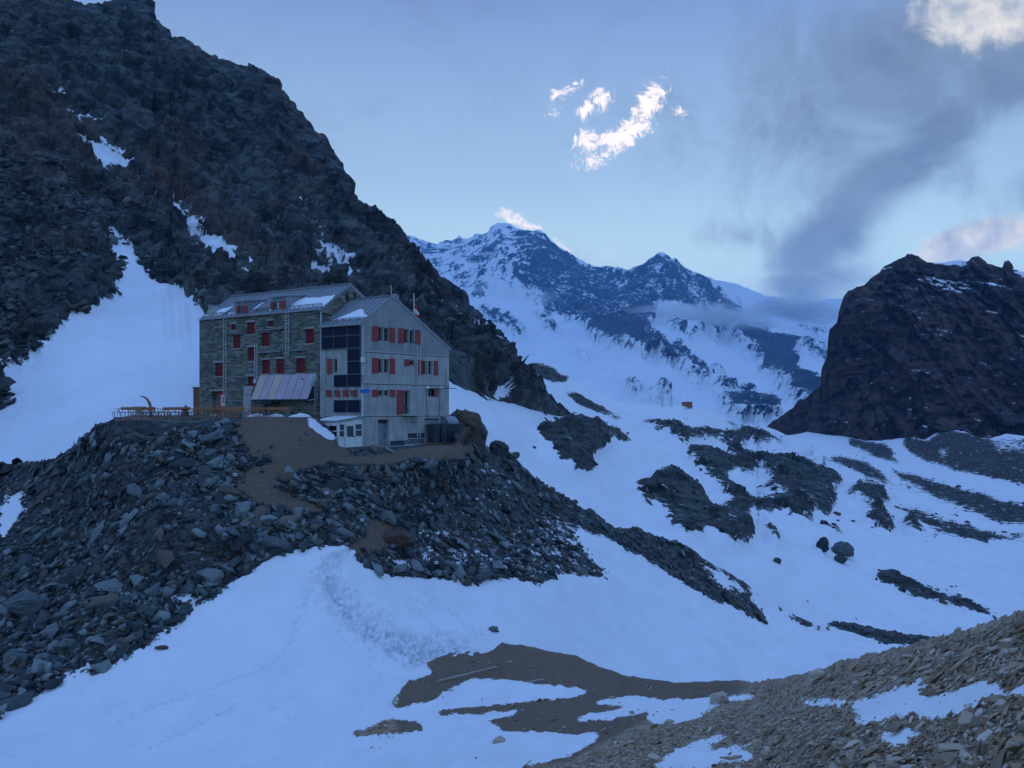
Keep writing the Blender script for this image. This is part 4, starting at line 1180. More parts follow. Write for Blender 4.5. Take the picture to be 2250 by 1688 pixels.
def concrete_mat():
    m, T, b = new_mat('board_marked_concrete')
    tc = T.new('ShaderNodeTexCoord').outputs['Object']
    sp = T.new('ShaderNodeSeparateXYZ')
    T.put(sp.inputs[0], tc)
    s = T.math('ADD', sp.outputs[0], sp.outputs[1])
    n = T.noise(tc, 0.5, 5, 0.65)
    cbv = T.new('ShaderNodeCombineXYZ')
    T.put(cbv.inputs[0], s)
    T.put(cbv.inputs[1], T.math('MULTIPLY', sp.outputs[2], 0.10))
    st = T.noise(cbv.outputs[0], 5.0, 5, 0.7)
    cbw = T.new('ShaderNodeCombineXYZ')
    T.put(cbw.inputs[0], s)
    T.put(cbw.inputs[1], T.math('MULTIPLY', sp.outputs[2], 0.22))
    st2 = T.noise(cbw.outputs[0], 1.6, 5, 0.7)
    t = T.math('ADD', T.math('MULTIPLY', n, 0.35), T.math('ADD', T.math('MULTIPLY', st, 0.35), T.math('MULTIPLY', st2, 0.3)))
    col = T.ramp(t, [(0.34, (0.20, 0.21, 0.20)), (0.5, (0.36, 0.37, 0.345)), (0.64, (0.52, 0.525, 0.485))])
    # the two gable storeys were cast darker; board joints
    top = T.step(sp.outputs[2], 8.22, 8.26)
    col = T.mix(T.math('MULTIPLY', top, 0.45), col, (0.20, 0.205, 0.195))
    bj = T.math('PINGPONG', s, 0.14)
    col = T.mix(T.math('MULTIPLY', T.math('SUBTRACT', 1.0, T.step(bj, 0.0, 0.02)), 0.25), col, (0.12, 0.125, 0.12))
    low = T.math('SUBTRACT', 1.0, T.step(sp.outputs[2], 2.55, 2.6))
    hj = T.math('SUBTRACT', 1.0, T.step(T.math('PINGPONG', sp.outputs[2], 0.34), 0.0, 0.02))
    col = T.mix(T.math('MULTIPLY', T.math('MULTIPLY', hj, low), 0.6), col, (0.10, 0.105, 0.10))
    stain = T.math('MULTIPLY', T.step(st2, 0.54, 0.68), 0.55)
    col = T.mix(stain, col, (0.42, 0.42, 0.40))
    T.put(b.inputs['Base Color'], col)
    bp = T.new('ShaderNodeBump')
    bp.inputs['Strength'].default_value = 0.4
    bp.inputs['Distance'].default_value = 0.02
    T.put(bp.inputs['Height'], st)
    T.put(b.inputs['Normal'], bp.outputs[0])
    return m


M_STONE = masonry('rubble_masonry', [(0.25, (0.065, 0.075, 0.062)), (0.5, (0.135, 0.148, 0.118)), (0.75, (0.25, 0.255, 0.205))], (0.36, 0.37, 0.32), mw=.035, bh=.24, bw=.7)
M_DRY = masonry('dry_stone', [(0.25, (0.075, 0.072, 0.068)), (0.5, (0.13, 0.125, 0.115)), (0.75, (0.21, 0.20, 0.18))], (0.04, 0.04, 0.04), bw=.45, bh=.14, mw=.015)
M_CONC = concrete_mat()
M_ROOF = flat_mat('zinc_roof', (0.24, 0.255, 0.275), 0.5, 0.12, 1.2, metal=0.2, spec=.4)
M_ZINC = flat_mat('zinc_trim', (0.24, 0.255, 0.28), 0.45, 0.1, 3, metal=0.4, spec=.5)
M_RED = flat_mat('red_painted_wood', (0.31, 0.050, 0.045), 0.6, 0.22, 2.5, stretch=(6, 6, .6))
M_DRED = flat_mat('dark_red_painted_wood', (0.17, 0.012, 0.016), 0.65, 0.25, 2.5, stretch=(6, 6, .6))
M_GLASS = flat_mat('window_glass', (0.012, 0.016, 0.022), 0.08, 0.3, 2, spec=.6)
M_WHITE = flat_mat('white_paint', (0.72, 0.72, 0.72), 0.55, 0.1, 3)
M_CREAM = flat_mat('pale_curtain', (0.62, 0.52, 0.50), 0.8, 0.08, 3)
M_GREY = flat_mat('grey_steel', (0.25, 0.27, 0.30), 0.5, 0.1, 2, metal=.3)
M_DARK = flat_mat('dark_steel', (0.035, 0.045, 0.06), 0.5, 0.15, 2)
M_ALU = flat_mat('aluminium', (0.55, 0.57, 0.60), 0.4, 0.08, 4, metal=.4, spec=.5)
M_WOOD = flat_mat('stained_wood', (0.36, 0.145, 0.06), 0.6, 0.3, 5, stretch=(1, 6, 6))
M_OLDWOOD = flat_mat('weathered_wood', (0.24, 0.17, 0.11), 0.8, 0.3, 4, stretch=(1, 1, 5))
M_GREYWOOD = flat_mat('grey_wood', (0.38, 0.36, 0.33), 0.85, 0.2, 4)
M_SNOW = flat_mat('settled_snow', SNOW, 0.65, 0.05, 1.5, bump=.2)
M_SILL = flat_mat('sill_concrete', (0.40, 0.40, 0.38), 0.85, 0.15, 4)
M_ORANGE = flat_mat('orange_paint', (0.33, 0.10, 0.05), 0.6, 0.15, 2)
M_BLUE = flat_mat('blue_paint', (0.02, 0.16, 0.50), 0.5, 0.1, 2)
M_FLAGR = flat_mat('red_cloth', (0.60, 0.03, 0.04), 0.8, 0.15, 6)
M_FLAGW = flat_mat('white_cloth', (0.75, 0.72, 0.74), 0.8, 0.08, 6)
M_ROAD = flat_mat('paving_concrete', (0.30, 0.30, 0.29), 0.9, 0.2, 3)
M_LEN = flat_mat('collector_glass', (0.42, 0.33, 0.38), 0.30, 0.10, .8, spec=.8)
M_LEN2 = flat_mat('collector_glass_warm', (0.52, 0.40, 0.32), 0.30, 0.10, .8, spec=.8)
M_BROWN = flat_mat('brown_boards', (0.20, 0.10, 0.055), 0.8, 0.25, 4, stretch=(5, 5, 1))
M_DISH = flat_mat('dish_enamel', (0.62, 0.65, 0.68), 0.5, 0.05, 3)


def pv_mat():
    m, T, b = new_mat('photovoltaic_cells')
    tc = T.new('ShaderNodeTexCoord').outputs['Object']
    sp = T.new('ShaderNodeSeparateXYZ')
    T.put(sp.inputs[0], tc)
    ly = T.math('SUBTRACT', 1.0, T.step(T.math('PINGPONG', sp.outputs[1], 0.08), 0.0, 0.011))
    lz = T.math('SUBTRACT', 1.0, T.step(T.math('PINGPONG', sp.outputs[2], 0.08), 0.0, 0.011))
    l = T.math('MAXIMUM', ly, lz)
    T.put(b.inputs['Base Color'], T.mix(T.math('MULTIPLY', l, .4), (0.004, 0.006, 0.022), (0.07, 0.085, 0.16)))
    b.inputs['Roughness'].default_value = 0.4
    b.inputs['Specular IOR Level'].default_value = 0.12
    return m


M_PV = pv_mat()
M_PVF = flat_mat('panel_frame', (0.10, 0.11, 0.14), .5)

# ------------------------------------------------------------------ the hut: frame x along the gable, y back along the long side
CXY = (-12.9, 92.0)
GV = (0.6198, 0.7848)
HUT_RZ = math.atan2(GV[1], GV[0])


def hw(x, y, z):
    """hut frame to world"""
    return Vector((CXY[0] + GV[0] * x - GV[1] * y, CXY[1] + GV[1] * x + GV[0] * y, z))


def gp(px, py):
    """photo point on the gable wall (y=0) -> x, z"""
    r = (px - CX) / FPX
    x = (CXY[1] * r - CXY[0]) / (GV[0] - GV[1] * r)
    return x, (HY - py) / FPX * (CXY[1] + GV[1] * x)


def lp(px, py, x=0.0):
    """photo point on the long wall (plane x) -> y, z"""
    r = (px - CX) / FPX
    X0, Y0 = CXY[0] + GV[0] * x, CXY[1] + GV[1] * x
    y = (X0 - Y0 * r) / (GV[1] + GV[0] * r)
    return y, (HY - py) / FPX * (Y0 + GV[0] * y)


def rc(view, plane, a0, b0, a1, b1):
    """rectangle on a wall from two crop corners -> (u0, u1, z0, z1)"""
    ox, oy, s = view
    f = gp if plane == 'G' else lp
    p, q = f(ox + s * a0, oy + s * b0), f(ox + s * a1, oy + s * b1)
    u0, u1 = sorted((p[0], q[0]))
    z0, z1 = sorted((p[1], q[1]))
    return u0, u1, z0, z1


V1, V2 = (780, 640, .10848), (780, 810, .11452)
V3, V4 = (680, 640, .09642), (680, 790, .08439)
V5, V6, V7, V8 = (430, 640, .08439), (560, 620, .09646), (430, 760, .09642), (540, 760, .09646)


def wbox(m, plane, u0, u1, z0, z1, o0, o1):
    if plane == 'G':
        return m.box((u0, -o1, z0), (u1, -o0, z1))
    return m.box((-o1, u0, z0), (-o0, u1, z1))


ZB = -3.2
ANN_OFF = (0, 0, ZB)
annexe = tag(empty('concrete_wing', hw(0, 0, ZB), HUT_RZ), 'four-storey grey concrete wing of the mountain hut with red shutters', 'building')
ST_OFF = (0, 5.35, -0.7)
stone = tag(empty('stone_hut', hw(0, 5.35, -0.7), HUT_RZ), 'old rubble-stone mountain hut with dormers and dark red closed shutters', 'building')
AW, SW = 11.2, 11.0            # widths of the two wings
AY1, SY0, SY1 = 5.33, 5.35, 23.4
PROF_A = [(0, -4.2), (AW, -4.2), (AW, 5.70), (3.73, 9.95), (0, 7.45)]
PROF_S = [(0, -3.4), (SW, -3.4), (SW, 6.9), (3.57, 11.38), (0, 8.95)]


class Wing:
    def __init__(s, root, off):
        s.root, s.off, s.cuts = root, off, []

    def B(s, m, name, mat, parent=None, smooth=False):
        return m.build(name, mat, parent or s.root, s.off, smooth)

    def opening(s, plane, r, depth=.28):
        m = [0, 0]
        if plane == 'G':
            s.cuts.append(((r[0], -.2, r[2]), (r[1], depth, r[3])))
        else:
            s.cuts.append(((-.2, r[0], r[2]), (depth, r[1], r[3])))

    def window(s, plane, r, depth=.28, bright=True, bars=0, name='window'):
        s.opening(plane, r, depth)
        u0, u1, z0, z1 = r
        g = s.B(wbox(MB(), plane, u0 + .05, u1 - .05, z0 + .05, z1 - .05, -depth + .004, -depth + .03), name, M_GLASS)
        f = MB()
        for a in ((u0, u0 + .05, z0, z1), (u1 - .05, u1, z0, z1), (u0 + .05, u1 - .05, z0, z0 + .05), (u0 + .05, u1 - .05, z1 - .05, z1)):
            wbox(f, plane, *a, -depth + .006, -depth + .06)
        if bars:
            wbox(f, plane, (u0 + u1) / 2 - .025, (u0 + u1) / 2 + .025, z0 + .05, z1 - .05, -depth + .032, -depth + .055)
        s.B(f, 'frame', M_GREYWOOD, g)
        if bright:
            lo = u0 + .05
            s.B(wbox(MB(), plane, lo, lo + (u1 - u0) * .20, z0 + .05, z1 - .05, -depth + .033, -depth + .05), 'curtain', M_CREAM, g)
        return g

    def shutter(s, plane, r, mat=None, off=.02, t=.05, hinge=False):
        u0, u1, z0, z1 = r
        m = wbox(MB(), plane, u0, u1, z0, z1, off, off + t)
        for zz in (z0 + (z1 - z0) * .15, z0 + (z1 - z0) * .8):
            wbox(m, plane, u0 + .03, u1 - .03, zz, zz + .07, off + t, off + t + .02)
        return s.B(m, 'shutter', mat or M_RED)


W = Wing(annexe, ANN_OFF)
W2 = Wing(stone, ST_OFF)
wallA = MB().prism(PROF_A, 'y', 0, AY1)
wallA = W.B(wallA, 'wall', M_CONC)
wallS = W2.B(MB().prism(PROF_S, 'y', SY0, SY1), 'wall', M_STONE)

# gable windows: (shutter left, openings, shutter right)
for view, b0, b1, items in (
        (V1, 700, 1020, (('s', 345, 462, 700, 1020), ('w', 463, 566, 725, 1010), ('w', 584, 690, 740, 1020), ('s', 703, 803, 735, 1045))),
        (V1, 0, 0, (('s', 878, 987, 745, 1060), ('w', 989, 1086, 770, 1050), ('w', 1106, 1200, 785, 1065), ('s', 1222, 1315, 785, 1085))),
        (V1, 0, 0, (('s', 345, 462, 1348, 1668), ('w', 463, 566, 1368, 1655), ('w', 584, 690, 1372, 1655), ('s', 706, 803, 1362, 1678))),
        (V1, 0, 0, (('s', 1275, 1368, 1395, 1700), ('w', 1370, 1460, 1410, 1685), ('w', 1482, 1570, 1412, 1688), ('s', 1592, 1675, 1410, 1706))),
        (V1, 0, 0, (('s', 1000, 1104, 1378, 1518), ('w', 1106, 1205, 1395, 1506))),
        (V2, 0, 0, (('s', 325, 438, 405, 545), ('w', 440, 545, 415, 530), ('w', 560, 655, 415, 530), ('s', 668, 765, 405, 548)))):
    for k, a0, a1, c0, c1 in items:
        r = rc(view, 'G', a0, c0, a1, c1)
        if k == 's':
            W.shutter('G', r)
        else:
            W.window('G', r)
W.shutter('G', rc(V2, 'G', 800, 415, 903, 885))
r = rc(V2, 'G', 905, 420, 1052, 875)
g = W.window('G', r, .30, False, 1, 'balcony_door')
W.B(wbox(MB(), 'G', r[0] + .05, r[1] - .05, r[2] + .05, r[2] + (r[3] - r[2]) * .42, -.267, -.25), 'door_panel', M_DARK, g)
W.B(wbox(MB(), 'G', *rc(V2, 'G', 898, 880, 1165, 905), .0, .55), 'door_step', M_SILL)
r = rc(V2, 'G', 1395, 388, 1590, 545)
g = W.window('G', r, .32, True, 1)
W.B(wbox(MB(), 'G', *rc(V2, 'G', 1515, 380, 1590, 548), -.02, .05), 'shutter', M_RED)
# ground floor door
r = rc(V2, 'G', 440, 980, 655, 1500)
W.opening('G', r, .45)
d = W.B(wbox(MB(), 'G', r[0], r[1] - .02, r[2], r[3] - .35, -.44, -.38), 'door', M_GREY)
W.B(wbox(MB(), 'G', r[1] - .25, r[1] - .17, r[2] + 1.0, r[2] + 1.12, -.38, -.32), 'handle', M_DARK, d)
W.B(wbox(MB(), 'G', r[0] + .01, r[1] - .01, r[3] - .33, r[3] - .03, -.44, -.36), 'lintel', M_DARK)
# floor ledges on the gable and long side
for py in (913.6, 841.6, 771.6):
    z = gp(797.5, py)[1]
    m = MB()
    m.box((-.035, -.03, z - .05), (AW + .02, .0, z + .05))
    m.box((-.035, .0, z - .05), (0.0, AY1, z + .05))
    W.B(m, 'ledge', M_SILL)
    m = MB().box((.02, -.012, z - .11), (AW, 0, z - .055))
    W.B(m, 'joint', M_DARK)
# dark plinth panels and recess by the bins
W.B(wbox(MB(), 'G', *rc(V2, 'G', 675, 1388, 1330, 1500), .004, .03), 'plinth', M_DARK)
W.B(wbox(MB(), 'G', *rc(V2, 'G', 1015, 1245, 1330, 1380), .004, .035), 'plinth', M_DARK)
W.B(wbox(MB(), 'G', *rc(V2, 'G', 1338, 992, 1595, 1128), .004, .03), 'wall_panel', M_ZINC)
W.B(wbox(MB(), 'G', *rc(V2, 'G', 1338, 955, 1595, 985), .004, .06), 'wall_panel', M_DARK)
W.B(wbox(MB(), 'G', *rc(V2, 'G', 1085, 950, 1155, 1040), .004, .12), 'junction_box', M_GREY)
# air duct hood
r = rc(V2, 'G', 1640, 912, 1845, 1130)
m = MB()
prof = [(0, r[2]), (-1.0, r[2])]
H_ = r[3] - r[2]
for k in range(9):
    t = math.pi / 2 * k / 8
    prof.append((-1.0 * math.cos(t), r[2] + H_ * (.35 + .65 * math.sin(t))))
prof.append((0, r[3]))
m.prism(prof, 'x', r[0], min(r[1], AW + .35))
W.B(m, 'duct_hood', M_ZINC)
# flood lamps with their conduits
for (a0, a1, b0, b1, pts) in ((1335, 1395, 340, 385, ((1365, 385), (1368, 640), (1372, 870), (1412, 940), (1412, 990))), (1590, 1642, 345, 388, ((1622, 388), (1622, 560), (1612, 850), (1600, 905)))):
    l_ = W.B(wbox(MB(), 'G', *rc(V2, 'G', a0, b0, a1, b1), .02, .30), 'flood_lamp', M_WHITE)
    q = [gp(V2[0] + V2[2] * a, V2[1] + V2[2] * b) for a, b in pts]
    W.B(MB().path([(x, -.05, z) for x, z in q], .022), 'conduit', M_DARK, l_)
q = [gp(V2[0] + V2[2] * a, V2[1] + V2[2] * b) for a, b in ((1380, 385), (1850, 380))]
W.B(MB().bar((q[0][0], -.32, q[0][1]), (AW + .7, -.32, q[1][1]), .03), 'bracket_rail', M_DARK)
# corner downpipes, lamp
m = MB()
m.bar((-.06, -.07, 7.3), (-.06, -.07, 4.6), .05)
W.B(m, 'downpipe', M_ALU)
q = gp(V1[0] + V1[2] * 1857, V1[1] + V1[2] * 1440)
W.B(MB().bar((q[0], -.06, q[1]), (q[0], -.06, q[1] - 3.2), .035), 'downpipe', M_ALU)
W.B(MB().box((-.3, -.3, 4.1), (-.05, -.05, 4.45)).box((-.2, -.2, 4.45), (.0, -.0, 4.52)), 'corner_lamp', M_WHITE)
W.B(MB().bar((-.12, -.05, 2.2), (-.12, -.05, -.6), .045), 'downpipe', M_ALU)
for z in (3.55, 3.3, 3.05):
    W.B(MB().box((-.16, -.22, z), (-.02, -.02, z + .1)), 'insulator', M_WHITE)
# long side of the concrete wing: solar panels
ya = [lp(V3[0] + V3[2] * a, 740)[0] for a in (1178, 880, 570, 290)]
zt = lp(V3[0] + V3[2] * 1175, V3[1] + V3[2] * 705)[1]
zm = lp(V3[0] + V3[2] * 1170, V3[1] + V3[2] * 992)[1]
zb = lp(V3[0] + V3[2] * 1170, V3[1] + V3[2] * 1290)[1]
zc = lp(V3[0] + V3[2] * 1180, V3[1] + V3[2] * 1590)[1]
zd1 = lp(V4[0] + V4[2] * 1360, V4[1] + V4[2] * 380)[1]
ze = lp(V4[0] + V4[2] * 1350, V4[1] + V4[2] * 714)[1]
yb = [lp(V4[0] + V4[2] * a, 860)[0] for a in (1362, 1000, 652)]
zf1, zf0 = lp(V4[0] + V4[2] * 1335, V4[1] + V4[2] * 1048)[1], lp(V4[0] + V4[2] * 1335, V4[1] + V4[2] * 1388)[1]
PV = [(ya[k], ya[k + 1], a, b) for k in range(3) for a, b in ((zm, zt), (zb, zm))] + [(ya[0], ya[1], zc, zb), (ya[0], ya[1], zd1, zc)]
PV += [(yb[0], yb[1], ze, zd1), (yb[1], yb[2], ze, zd1), (yb[0] + .1, yb[1], zf0, zf1), (yb[1], yb[2], zf0, zf1)]
for (y0, y1, z0, z1) in PV:
    y0, y1 = y0 + .015, y1 - .015
    z0, z1 = z0 + .015, z1 - .015
    p = W.B(MB().box((-.10, y0 + .035, z0 + .035), (-.05, y1 - .035, z1 - .035)), 'solar_panel', M_PV)
    f = MB()
    for a in ((y0, y0 + .035, z0, z1), (y1 - .035, y1, z0, z1), (y0 + .035, y1 - .035, z0, z0 + .035), (y0 + .035, y1 - .035, z1 - .035, z1)):
        f.box((-.115, a[0], a[2]), (-.04, a[1], a[3]))
    W.B(f, 'frame', M_PVF, p)
# its windows
W.window('L', rc(V4, 'L', 600, -8, 720, 350), .3, False)
sr = rc(V4, 'L', 467, -20, 585, 383)
W.shutter('L', sr)
for a0, a1, s0, s1 in ((420, 503, 505, 590), (632, 714, 716, 803), (848, 940, 942, 1027), (1055, 1155, 1157, 1245)):
    W.window('L', rc(V4, 'L', a0, 806, a1, 965), .3, False)
    W.shutter('L', rc(V4, 'L', s0, 797, s1, 980), off=.06)
W.B(MB().box((-.10, 5.05 - .35, -.9), (-.003, 5.05 + .28, 5.2)), 'pier', M_SILL)
cut(wallA, W.cuts, ANN_OFF)

# roofs with standing seams
def seam_roof(Wg, prof, y0, y1, over, mat, eave_over=.35):
    (e0, ze0), (rx, rz), (e1, ze1) = prof
    t = .09
    s0 = (rz - ze0) / (rx - e0)
    s1 = (rz - ze1) / (e1 - rx)
    m = MB()
    a = (e0 - eave_over, ze0 - s0 * eave_over)
    b = (e1 + eave_over, ze1 - s1 * eave_over)
    up = .10
    m.prism([(a[0], a[1] + up), (rx, rz + up), (rx, rz + up + t), (a[0], a[1] + up + t)], 'y', y0 - over, y1 + over)
    m.prism([(rx, rz + up + .002), (b[0], b[1] + up), (b[0], b[1] + up + t), (rx, rz + up + t + .002)], 'y', y0 - over, y1 + over)
    y = y0 - over + .02
    while y < y1 + over:
        m.prism([(a[0], a[1] + up + t), (rx, rz + up + t), (rx, rz + up + t + .08), (a[0], a[1] + up + t + .08)], 'y', y, y + .05)
        y += .62
    roof = Wg.B(m, 'roof', mat)
    Wg.B(MB().box((rx - .16, y0 - over - .01, rz + up + t - .02), (rx + .16, y1 + over + .01, rz + up + t + .08)), 'ridge_cap', M_ZINC, roof)
    # verge boards
    for yy in (y0 - over - .045, y1 + over + .005):
        v = MB().prism([(a[0] - .02, a[1] - .06), (rx, rz - .06), (rx, rz + up + t + .06), (a[0] - .02, a[1] + up + t + .05)], 'y', yy, yy + .04)
        v.prism([(rx + .001, rz - .06), (b[0], b[1] - .06), (b[0], b[1] + up + t + .05), (rx + .001, rz + up + t + .06)], 'y', yy, yy + .04)
        Wg.B(v, 'verge_board', M_ZINC, roof)
    gt = MB()
    pts = []
    for k in range(7):
        an = math.pi * k / 6
        pts.append((a[0] - .10 - .09 * math.cos(an), a[1] + up - .01 - .10 * math.sin(an)))
    gt.prism(pts, 'y', y0 - over - .02, y1 + over + .02)
    Wg.B(gt, 'gutter', M_ALU, roof)
    # snow guards
    gd = MB()
    sx = e0 + .25
    sz = ze0 + s0 * .25 + up + t + .16
    for zz in (0, .12):
        gd.bar((sx + zz * .0, y0 - over + .1, sz + zz - .05), (sx, y1 + over - .1, sz + zz - .05), .022)
    y = y0
    while y < y1:
        gd.box((sx - .02, y, sz - .18), (sx + .02, y + .04, sz + .1))
        y += .9
    Wg.B(gd, 'snow_guard', M_DARK, roof)
    return roof, s0, up + t


roofA, sA, hA = seam_roof(W, [(0, 7.45), (3.73, 9.95), (AW, 5.70)], 0, AY1 - .1, .0, M_ROOF, .25)
for o_ in (roofA,):
    pass
roofS, sS, hS = seam_roof(W2, [(0, 8.95), (3.57, 11.38), (SW, 6.9)], SY0 + .35, 22.6, .35, M_ROOF, .1)


def roof_snow(Wg, e0, ze0, s0, h, outline, label, off):
    """snow lying on a roof slope: outline in (y, distance up the slope in x)"""
    n = 60
    m = MB()
    ys = np.linspace(outline[0][0], outline[-1][0], n)
    lo = np.interp(ys, [o_[0] for o_ in outline], [o_[1] for o_ in outline])
    hi = np.interp(ys, [o_[0] for o_ in outline], [o_[2] for o_ in outline])
    rnd = random.Random(5)
    hi = [v + (0.10 * math.sin(k * 1.9) + rnd.uniform(-.05, .05)) * min(1, (v - l_) * 2) for k, (v, l_) in enumerate(zip(hi, lo))]
    cols = []
    for k, y in enumerate(ys):
        col = []
        for j in range(6):
            x = lo[k] + (hi[k] - lo[k]) * j / 5
            th = .02 + .14 * math.sin(math.pi * min(1, .15 + .8 * j / 5)) * (0 if k in (0, n - 1) else 1)
            if j == 5:
                th = .01
            col.append((e0 + x, y, ze0 + s0 * x + h + th))
        cols.append(col)
    vs = [v for c in cols for v in c]
    fs = [(k * 6 + j, (k + 1) * 6 + j, (k + 1) * 6 + j + 1, k * 6 + j + 1) for k in range(n - 1) for j in range(5)]
    base = [(x, y, z - .20) for (x, y, z) in [c[0] for c in cols]]
    nb = len(vs)
    vs += base
    fs += [(k * 6, nb + k, nb + k + 1, (k + 1) * 6) for k in range(n - 1)]
    m.add(vs, fs)
    cx = sum(v[0] for v in vs) / len(vs)
    cy = sum(v[1] for v in vs) / len(vs)
    cz = sum(v[2] for v in vs) / len(vs)
    o_ = m.build('roof_snow', M_SNOW, None, (cx, cy, cz), True)
    o_.location = hw(cx, cy, cz)
    o_.rotation_euler = (0, 0, HUT_RZ)
    tag(o_, label, 'snow', 'snow left on the hut roofs')
    return o_


roof_snow(W2, 0, 8.95, sS, hS, [(5.15, .22, .5), (5.4, .22, 1.9), (7.5, .22, 1.75), (9.7, .22, 1.9), (11.2, .22, 1.3), (13.0, .22, .3)], 'long snow bank on the stone hut roof nearest the gable end', 0)
roof_snow(W2, 0, 8.95, sS, hS, [(15.3, .22, 1.9), (17.0, .22, 1.5), (18.3, .22, .6), (19.2, .22, .28)], 'middle snow patch on the stone hut roof between the two dormers', 0)
roof_snow(W2, 0, 8.95, sS, hS, [(20.0, .22, 1.6), (21.6, .22, 1.25), (22.85, .22, .28)], 'snow patch on the stone hut roof beside the chimney', 0)
roof_snow(W, 0, 7.45, sA, hA, [(.05, .3, .6), (.8, .3, 1.0), (1.9, .3, 1.9), (2.5, .3, 1.9), (3.2, .3, 1.1), (4.1, .3, .35)], 'snow patch on the lower roof of the concrete wing', 0)

# dormers
for (a0, a1, b0, b1, view, sh, opn) in ((1035, 1378, 262, 590, V5, ((1080, 1152, 388, 572), (1255, 1366, 375, 560)), (1153, 1254, 385, 572)),
                                        (385, 727, 332, 632, V6, ((385, 452, 458, 625), (608, 717, 435, 605)), (453, 607, 450, 610))):
    u0, u1, z0, z1 = rc(view, 'L', a0, b1, a1, b0)
    xf = -.06
    xb = (z1 - 8.95 - hS) / sS + .6
    m = MB().prism([(xf, 8.9), (xf, z1), (xb, z1 + .25), (xb, 9.2)], 'y', u0, u1)
    d = W2.B(m, 'dormer', M_GREY)
    rr = MB().prism([(xf - .18, z1 + .0), (xb + .55, z1 + .30), (xb + .55, z1 + .38), (xf - .18, z1 + .08)], 'y', u0 - .1, u1 + .1)
    W2.B(rr, 'dormer_roof', M_ZINC, d)
    for (s0_, s1_, t0, t1) in sh:
        q = rc(view, 'L', s0_, t0, s1_, t1)
        W2.B(MB().box((xf - .10, q[0], q[2]), (xf - .05, q[1], q[3])), 'shutter', M_RED, d)
    q = rc(view, 'L', opn[0], opn[2], opn[1], opn[3])
    W2.B(MB().box((xf - .03, q[0], q[2]), (xf - .005, q[1], q[3])), 'window', M_GLASS, d)
    if view is V6:
        W2.B(MB().box((xf - .05, q[0] + .25, q[2] + .05), (xf - .035, q[0] + .42, q[3] - .1)), 'curtain', M_ALU, d)
    for fr in (.25, .72):
        yy = u0 + (u1 - u0) * fr
        W2.B(MB().bar((xf - .06, yy, q[3] + .05), (xf - .06, yy, z1), .02), 'shutter_stay', M_DARK, d)

# chimney at the far end, on the wall head
y0c, zc0 = lp(464, 697)
y1c, _ = lp(456, 697)
ch = W2.B(MB().box((.1, y0c, 8.8), (.8, y1c, 10.25)), 'chimney', M_SILL)
W2.B(MB().box((.02, y0c - .07, 10.25), (.88, y1c + .07, 10.37)), 'chimney_cap', M_ZINC, ch)
W2.B(MB().box((-.06, SY0 + .35, 8.9), (.0, SY1 + .04, 9.0)).box((0, 22.65, 8.951), (1.4, SY1 + .05, 9.05)), 'wall_coping', M_SILL)
# closed windows of the stone wing
for view, a0, b0, a1, b1 in ((V5, 915, 865, 1040, 1010), (V5, 1335, 820, 1535, 1118), (V5, 1885, 775, 2025, 920), (V5, 968, 1140, 1162, 1482), (V5, 1712, 1085, 1922, 1435),
                             (V6, 1148, 1075, 1342, 1393), (V7, 1180, 40, 1346, 345), (V7, 448, 390, 617, 690), (V7, 1185, 700, 1342, 915),
                             (V8, 372, 322, 547, 636), (V8, 688, 302, 877, 636), (V8, 1150, 285, 1353, 620)):
    r = rc(view, 'L', a0, b0, a1, b1)
    W2.opening('L', r, .20)
    s_ = W2.B(wbox(MB(), 'L', r[0] + .03, r[1] - .01, r[2] + .01, r[3] - .01, -.19, -.13), 'shutter', M_DRED)
    W2.B(wbox(MB(), 'L', r[0] - .1, r[1] + .12, r[3] + .01, r[3] + .16, .002, .07), 'lintel', M_SILL if (a0 in (1335, 1885, 688, 448)) else M_GREYWOOD)
    W2.B(wbox(MB(), 'L', r[0] - .06, r[1] + .06, r[2] - .10, r[2] - .005, -.1, .09), 'sill', M_SILL)
r = rc(V7, 'L', 378, 1035, 660, 1330)
r = (r[0], r[1], -.65, r[3])
W2.opening('L', r, .35)
dd = W2.B(wbox(MB(), 'L', r[0] + .02, r[0] + (r[1] - r[0]) * .62, r[2] + .3, r[3] - .03, -.34, -.28), 'door', M_FLAGR)
W2.B(wbox(MB(), 'L', r[0] + .35, r[0] + .95, r[2] + 1.0, r[2] + 2.1, -.28, -.27), 'poster', M_WHITE, dd)
W2.B(wbox(MB(), 'L', r[0] + .5, r[0] + .8, r[2] + 1.25, r[2] + 1.9, -.27, -.265), 'poster_print', M_GREY, dd)
W2.B(wbox(MB(), 'L', r[0] - .15, r[1] + .2, r[3] + .01, r[3] + .14, .002, .10), 'lintel', M_SILL)
W2.B(wbox(MB(), 'L', r[0], r[1], r[2], r[2] + .28, -.34, .3), 'door_step', M_SILL)
# gable slits above the lower roof
for (a, b) in ((865, 150), (1035, 120)):
    px_, py_ = V3[0] + V3[2] * a, V3[1] + V3[2] * b
    rr_ = (px_ - CX) / FPX
    X0, Y0 = CXY[0] - GV[1] * SY0, CXY[1] + GV[0] * SY0
    x_ = (Y0 * rr_ - X0) / (GV[0] - GV[1] * rr_)
    z_ = (HY - py_) / FPX * (Y0 + GV[1] * x_)
    W2.cuts.append(((x_ - .18, SY0 - .2, z_ - .35), (x_ + .18, SY0 + .4, z_ + .35)))
cut(wallS, W2.cuts, ST_OFF)
